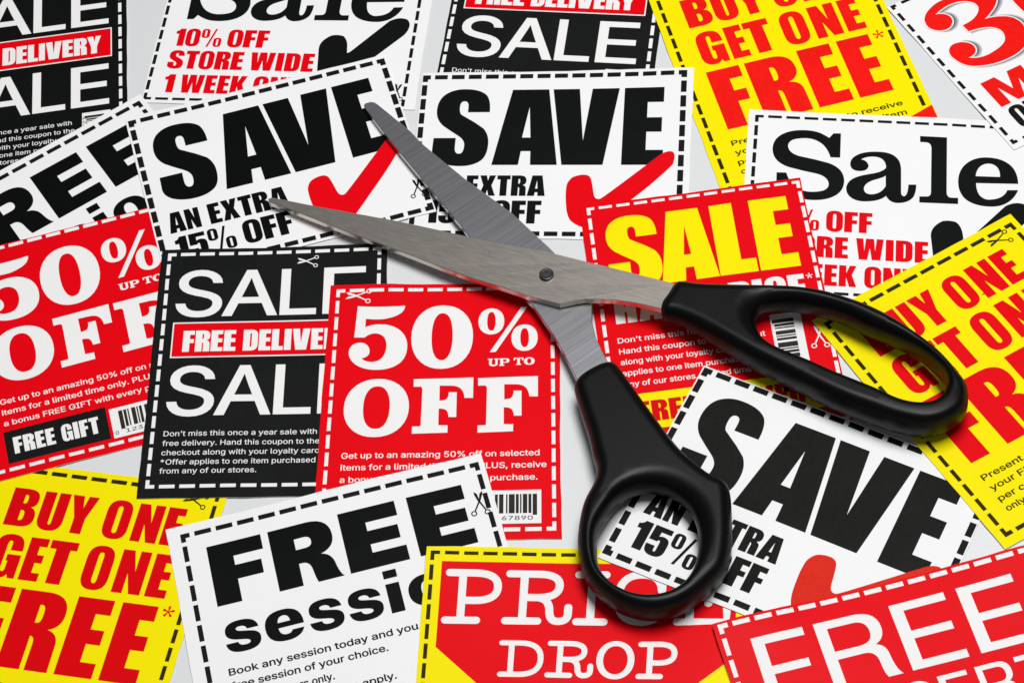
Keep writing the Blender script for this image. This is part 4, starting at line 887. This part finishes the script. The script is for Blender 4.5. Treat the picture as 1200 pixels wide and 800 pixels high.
def metal(name, base, along, scale_hi, scale_lo, rough, contrast=0.08):
    m, nt, b = new_mat(name)
    tc = nt.nodes.new('ShaderNodeTexCoord')
    mp = nt.nodes.new('ShaderNodeMapping')
    mp.inputs['Rotation'].default_value = (0, 0, along)
    nt.links.new(tc.outputs['Object'], mp.inputs[0])
    sc = nt.nodes.new('ShaderNodeVectorMath'); sc.operation = 'MULTIPLY'; sc.inputs[1].default_value = (scale_lo, scale_hi, 40)
    nt.links.new(mp.outputs[0], sc.inputs[0])
    n = nt.nodes.new('ShaderNodeTexNoise'); n.inputs['Scale'].default_value = 1; n.inputs['Detail'].default_value = 4; n.inputs['Roughness'].default_value = 0.65
    nt.links.new(sc.outputs[0], n.inputs['Vector'])
    big = nt.nodes.new('ShaderNodeTexNoise'); big.inputs['Scale'].default_value = 1; big.inputs['Detail'].default_value = 2
    sc2 = nt.nodes.new('ShaderNodeVectorMath'); sc2.operation = 'MULTIPLY'; sc2.inputs[1].default_value = (scale_lo*0.5, scale_hi*0.35, 40)
    nt.links.new(mp.outputs[0], sc2.inputs[0]); nt.links.new(sc2.outputs[0], big.inputs['Vector'])
    ad = nt.nodes.new('ShaderNodeMath'); ad.operation = 'ADD'; nt.links.new(n.outputs['Fac'], ad.inputs[0]); nt.links.new(big.outputs['Fac'], ad.inputs[1])
    cr = nt.nodes.new('ShaderNodeMapRange'); cr.inputs[1].default_value = 0.6; cr.inputs[2].default_value = 1.4; cr.inputs[3].default_value = 1-contrast; cr.inputs[4].default_value = 1+contrast
    nt.links.new(ad.outputs[0], cr.inputs[0])
    hs = nt.nodes.new('ShaderNodeHueSaturation'); hs.inputs['Color'].default_value = (*base, 1); nt.links.new(cr.outputs[0], hs.inputs['Value'])
    nt.links.new(hs.outputs[0], b.inputs['Base Color'])
    b.inputs['Metallic'].default_value = 1.0
    rr = nt.nodes.new('ShaderNodeMapRange'); rr.inputs[1].default_value = 0.6; rr.inputs[2].default_value = 1.4; rr.inputs[3].default_value = rough-0.025; rr.inputs[4].default_value = rough+0.03
    nt.links.new(ad.outputs[0], rr.inputs[0]); nt.links.new(rr.outputs[0], b.inputs['Roughness'])
    bp = nt.nodes.new('ShaderNodeBump'); bp.inputs['Strength'].default_value = 0.12; bp.inputs['Distance'].default_value = 0.00003
    nt.links.new(n.outputs['Fac'], bp.inputs['Height']); nt.links.new(bp.outputs[0], b.inputs['Normal'])
    return m

def plastic(name):
    m, nt, b = new_mat(name)
    b.inputs['Base Color'].default_value = (0.0013, 0.0015, 0.0018, 1)
    b.inputs['Specular IOR Level'].default_value = 0.17
    tc = nt.nodes.new('ShaderNodeTexCoord')
    n = nt.nodes.new('ShaderNodeTexNoise'); n.inputs['Scale'].default_value = 2600; n.inputs['Detail'].default_value = 2
    nt.links.new(tc.outputs['Object'], n.inputs['Vector'])
    n2 = nt.nodes.new('ShaderNodeTexNoise'); n2.inputs['Scale'].default_value = 60; n2.inputs['Detail'].default_value = 3
    nt.links.new(tc.outputs['Object'], n2.inputs['Vector'])
    rr = nt.nodes.new('ShaderNodeMapRange'); rr.inputs[3].default_value = 0.33; rr.inputs[4].default_value = 0.42
    nt.links.new(n2.outputs['Fac'], rr.inputs[0]); nt.links.new(rr.outputs[0], b.inputs['Roughness'])
    bp = nt.nodes.new('ShaderNodeBump'); bp.inputs['Strength'].default_value = 0.22; bp.inputs['Distance'].default_value = 0.00006
    nt.links.new(n.outputs['Fac'], bp.inputs['Height']); nt.links.new(bp.outputs[0], b.inputs['Normal'])
    return m

def blade_mesh(outline, t, bevel=0.16):
    """flat ground blade: bevelled rim, thinner towards the tip"""
    inner = embolden([[(x, y) for x, y, z in outline]], -bevel, -bevel)[0]
    n = len(outline)
    tris = tessellate_polygon([[Vector((x, y, 0)) for x, y in inner]])
    bm = bmesh.new()
    lv = [[bm.verts.new((x*MM, y*MM, (o[2]+LIFT)*MM)) for (x, y), o in zip(inner, outline)],
          [bm.verts.new((o[0]*MM, o[1]*MM, (o[2]+LIFT-bevel*0.8)*MM)) for o in outline],
          [bm.verts.new((o[0]*MM, o[1]*MM, (o[2]+LIFT-t+bevel)*MM)) for o in outline],
          [bm.verts.new((x*MM, y*MM, (o[2]+LIFT-t)*MM)) for (x, y), o in zip(inner, outline)]]
    for a in tris:
        bm.faces.new([lv[0][k] for k in a]); bm.faces.new([lv[3][k] for k in reversed(a)])
    for p, q in zip(lv, lv[1:]):
        for k in range(n):
            bm.faces.new((p[k], p[(k+1) % n], q[(k+1) % n], q[k]))
    bmesh.ops.recalc_face_normals(bm, faces=bm.faces[:])
    me = bpy.data.meshes.new('blade'); bm.to_mesh(me); bm.free()
    return me

def dense(poly, step, closed=True):
    """Catmull-Rom smoothed, evenly sampled closed outline"""
    P = [np.array(p[:2], float) for p in poly]; n = len(P); out = []
    for k in range(n):
        a, b, c, d = P[k-1], P[k], P[(k+1) % n], P[(k+2) % n]
        L = np.linalg.norm(c-b); m = max(2, int(L/step))
        for j in range(m):
            t = j/m
            out.append(0.5*((2*b) + (-a+c)*t + (2*a-5*b+4*c-d)*t*t + (-a+3*b-3*c+d)*t**3))
    return np.array(out)

def smooth_closed(P, it):
    for _ in range(it):
        P = 0.5*P + 0.25*(np.roll(P, 1, 0) + np.roll(P, -1, 0))
    return P

def seg_dist(Q, P):
    """distance of points Q to the closed polyline P, and index of the nearest segment"""
    A = P; B = np.roll(P, -1, 0); D = B-A; L2 = (D**2).sum(1)+1e-12
    best = np.full(len(Q), 1e9); bi = np.zeros(len(Q), int)
    for s in range(0, len(Q), 2000):
        q = Q[s:s+2000][:, None, :]
        t = np.clip(((q-A)*D).sum(2)/L2, 0, 1)
        d = np.sqrt(((q-(A+t[..., None]*D))**2).sum(2))
        best[s:s+2000] = d.min(1); bi[s:s+2000] = d.argmin(1)
    return best, bi

def inside(Q, P):
    x, y = Q[:, 0], Q[:, 1]; r = np.zeros(len(Q), bool)
    x0, y0 = P[:, 0], P[:, 1]; x1, y1 = np.roll(x0, -1), np.roll(y0, -1)
    for a, b, c, d in zip(x0, y0, x1, y1):
        cond = ((b > y) != (d > y))
        if cond.any():
            xi = (c-a)*(y-b)/((d-b) if d != b else 1e-9)+a
            r ^= cond & (x < xi)
    return r

def handle_mesh(outer, hole, zc_fn, half_fn, r_out, r_hole_fn, p=2.3):
    O = smooth_closed(dense(outer, 0.5), 16); I = smooth_closed(dense(hole, 0.5), 34)
    pts = [O, I]
    for B, sgn in ((O, 1), (I, -1)):
        T = np.roll(B, -1, 0)-np.roll(B, 1, 0); T /= np.linalg.norm(T, axis=1)[:, None]
        N = np.c_[-T[:, 1], T[:, 0]]
        for d in (0.05, 0.18, 0.42, 0.8, 1.3, 1.95, 2.75, 3.7):
            for s in (1, -1):
                C = B + N*d*s
                if d > 0.7: C = C[::2]
                ok = inside(C, O) & ~inside(C, I)
                C = C[ok]
                if len(C) == 0: continue
                do, _ = seg_dist(C, O); di, _ = seg_dist(C, I)
                own, oth = (do, di) if sgn == 1 else (di, do)
                pts.append(C[(np.abs(own-d) < 0.12*d+0.012) & (oth > d*0.98+0.3)])
    mn, mx = O.min(0), O.max(0)
    gx, gy = np.meshgrid(np.arange(mn[0], mx[0], 1.15), np.arange(mn[1], mx[1], 1.15))
    gx[1::2] += 0.57
    G = np.c_[gx.ravel(), gy.ravel()]
    G = G[inside(G, O) & ~inside(G, I)]
    do, _ = seg_dist(G, O); di, _ = seg_dist(G, I)
    pts.append(G[np.minimum(do, di) > 4.3])
    V = np.concatenate(pts)
    nO, nI = len(O), len(I)
    edges = [(k, (k+1) % nO) for k in range(nO)] + [(nO+k, nO+(k+1) % nI) for k in range(nI)]
    r = delaunay_2d_cdt([Vector(v) for v in V], edges, [], 0, 1e-5)
    vo = np.array([tuple(v) for v in r[0]]); fs = r[2]
    cen = np.array([vo[list(f)].mean(0) for f in fs])
    keep = inside(cen, O) & ~inside(cen, I)
    fs = [f for f, k in zip(fs, keep) if k]
    OF, IF = O, I
    def prof(d, rr):
        q = np.clip(d/rr, 0, 1); return (1-(1-q)**p)**(1/p)
    def height(Q):
        a, _ = seg_dist(Q, OF); c, _ = seg_dist(Q, IF)
        return prof(a, r_out)*prof(c, r_hole_fn(Q))
    do, _ = seg_dist(vo, O); di, _ = seg_dist(vo, I)
    zc = zc_fn(vo); half = half_fn(vo)
    rim = np.minimum(do, di) < 1e-4
    hh = height(vo); hh[rim] = 0
    e = 0.03
    gx = (height(vo+[e, 0])-height(vo-[e, 0]))/(2*e)*half; gy = (height(vo+[0, e])-height(vo-[0, e]))/(2*e)*half
    # rim normals point straight out of the outline
    def out_n(Q, B):
        _, k = seg_dist(Q, B); T = np.roll(B, -1, 0)-B; T = smooth_closed(T, 3); T /= np.linalg.norm(T, axis=1)[:, None]
        return np.c_[T[k, 1], -T[k, 0]]
    def sgn(B): return 1 if (B[:, 0]*np.roll(B[:, 1], -1)-np.roll(B[:, 0], -1)*B[:, 1]).sum() > 0 else -1
    nr = np.where((do < di)[:, None], out_n(vo, OF)*sgn(OF), -out_n(vo, IF)*sgn(IF))
    bm = bmesh.new(); used = sorted({i for f in fs for i in f})
    top = {}; bot = {}
    for i in used:
        x, y = vo[i]
        if rim[i]:
            v = bm.verts.new((x*MM, y*MM, zc[i]*MM)); top[i] = bot[i] = v
        else:
            top[i] = bm.verts.new((x*MM, y*MM, (zc[i]+half[i]*hh[i])*MM)); bot[i] = bm.verts.new((x*MM, y*MM, (zc[i]-half[i]*hh[i])*MM))
    for f in fs:
        try: bm.faces.new([top[i] for i in f])
        except ValueError: pass
        try: bm.faces.new([bot[i] for i in reversed(f)])
        except ValueError: pass
    bmesh.ops.recalc_face_normals(bm, faces=bm.faces[:])
    for f in bm.faces: f.smooth = True
    nrm = {}
    for i in used:
        if rim[i]: nrm[top[i]] = (nr[i][0], nr[i][1], 0.0)
        else:
            v = Vector((-gx[i], -gy[i], 1)).normalized(); nrm[top[i]] = tuple(v); nrm[bot[i]] = (v.x, v.y, -v.z)
    order = [nrm[v] for v in bm.verts]
    me = bpy.data.meshes.new('handle'); bm.to_mesh(me); bm.free()
    me.normals_split_custom_set_from_vertices(order)
    return me

def make_scissors():
    root = bpy.data.objects.new('scissors', None); COL.objects.link(root); root.empty_display_size = 0.02
    tag(root, 'open steel scissors with black plastic handles lying across the coupons', 'scissors')
    root.location = (0, 0, 0)
    # directions of the blades
    a1 = math.atan2(PIVOT[1]-55.0, PIVOT[0]+73.5); a2 = math.atan2(PIVOT[1]-92, PIVOT[0]+45)
    m1 = metal('satin_steel', (0.58, 0.535, 0.485), -a1, 6000, 420, 0.32, 0.05)
    m2 = metal('ground_steel', (0.50, 0.50, 0.53), -a2+math.pi/2, 4200, 40, 0.31, 0.055)
    b1 = link_mesh('blade', blade_mesh(BLADE_UPPER, 2.1), m1, root); b1['label'] = 'upper satin blade, brownish steel polished lengthwise, running to the oval handle'
    b2 = link_mesh('blade', blade_mesh(BLADE_LOWER, 2.1), m2, root); b2['label'] = 'lower grey blade with crosswise grinding marks, running to the round ring'
    # pivot rivet: dark domed head with a bright worn rim
    mr = metal('rivet_steel', (0.075, 0.075, 0.08), 0.4, 1500, 900, 0.3)
    bm = bmesh.new()
    prof = [(0, 0.84), (1.0, 0.84), (1.72, 0.82), (1.92, 0.86), (2.06, 0.72), (2.10, 0.5), (2.10, -0.9)]
    nseg = 40; rings = []
    for r_, z_ in prof:
        rings.append([bm.verts.new((r_*math.cos(2*math.pi*k/nseg)*MM, r_*math.sin(2*math.pi*k/nseg)*MM, z_*MM)) for k in range(nseg)] if r_ else [bm.verts.new((0, 0, z_*MM))])
    for a, b in zip(rings, rings[1:]):
        for k in range(nseg):
            if len(a) == 1: bm.faces.new((a[0], b[k], b[(k+1) % nseg]))
            else: bm.faces.new((a[k], b[k], b[(k+1) % nseg], a[(k+1) % nseg]))
    for f in bm.faces: f.smooth = True
    bmesh.ops.recalc_face_normals(bm, faces=bm.faces[:])
    me = bpy.data.meshes.new('rivet'); bm.to_mesh(me); bm.free()
    rv = link_mesh('pivot_rivet', me, mr, root); rv.location = (PIVOT[0]*MM, PIVOT[1]*MM, (7.55+LIFT)*MM)
    rv.rotation_euler = (math.radians(1.5), math.radians(2.2), 0)
    pm = plastic('black_plastic')
    # oval handle
    def zc1(v): return 7.8 + LIFT + 0*v[:, 0]
    def half1(v):
        d = np.clip((v[:, 0]-44)/24, 0, 1); return 3.9 + 1.5*d*d*(3-2*d)
    hc = np.mean(np.array(HOLE_OVAL), 0)
    def rh1(v):
        # wide thumb flare at the blade end of the hole
        d = np.hypot(v[:, 0]-68, v[:, 1]+2)
        top = np.clip((v[:, 1]-(-1.6-(v[:, 0]-70)*0.42))/6, 0, 1)
        return 2.4 + 5.2*np.exp(-(d/9)**2) + 1.4*top
    h1 = link_mesh('handle', handle_mesh(HANDLE_OVAL, HOLE_OVAL, zc1, half1, 3.4, rh1), pm, root); h1['label'] = 'long oval black plastic finger loop'
    def zc2(v): return 7.0 + LIFT + 0*v[:, 0]
    def half2(v):
        d = np.clip((-16-v[:, 1])/26, 0, 1); return 3.9 + 1.3*d*d*(3-2*d)
    def rh2(v):
        dx, dy = v[:, 0]-36.5, v[:, 1]+73
        w = np.clip((dx*0.75+dy*0.66)/np.maximum(np.hypot(dx, dy), .1), 0, 1)
        return 2.3 + 3.9*w
    h2 = link_mesh('handle', handle_mesh(HANDLE_ROUND, HOLE_ROUND, zc2, half2, 3.6, rh2), pm, root); h2['label'] = 'round black plastic thumb ring'
    return root
make_scissors()
print('MAXH', HEIGHT.max())
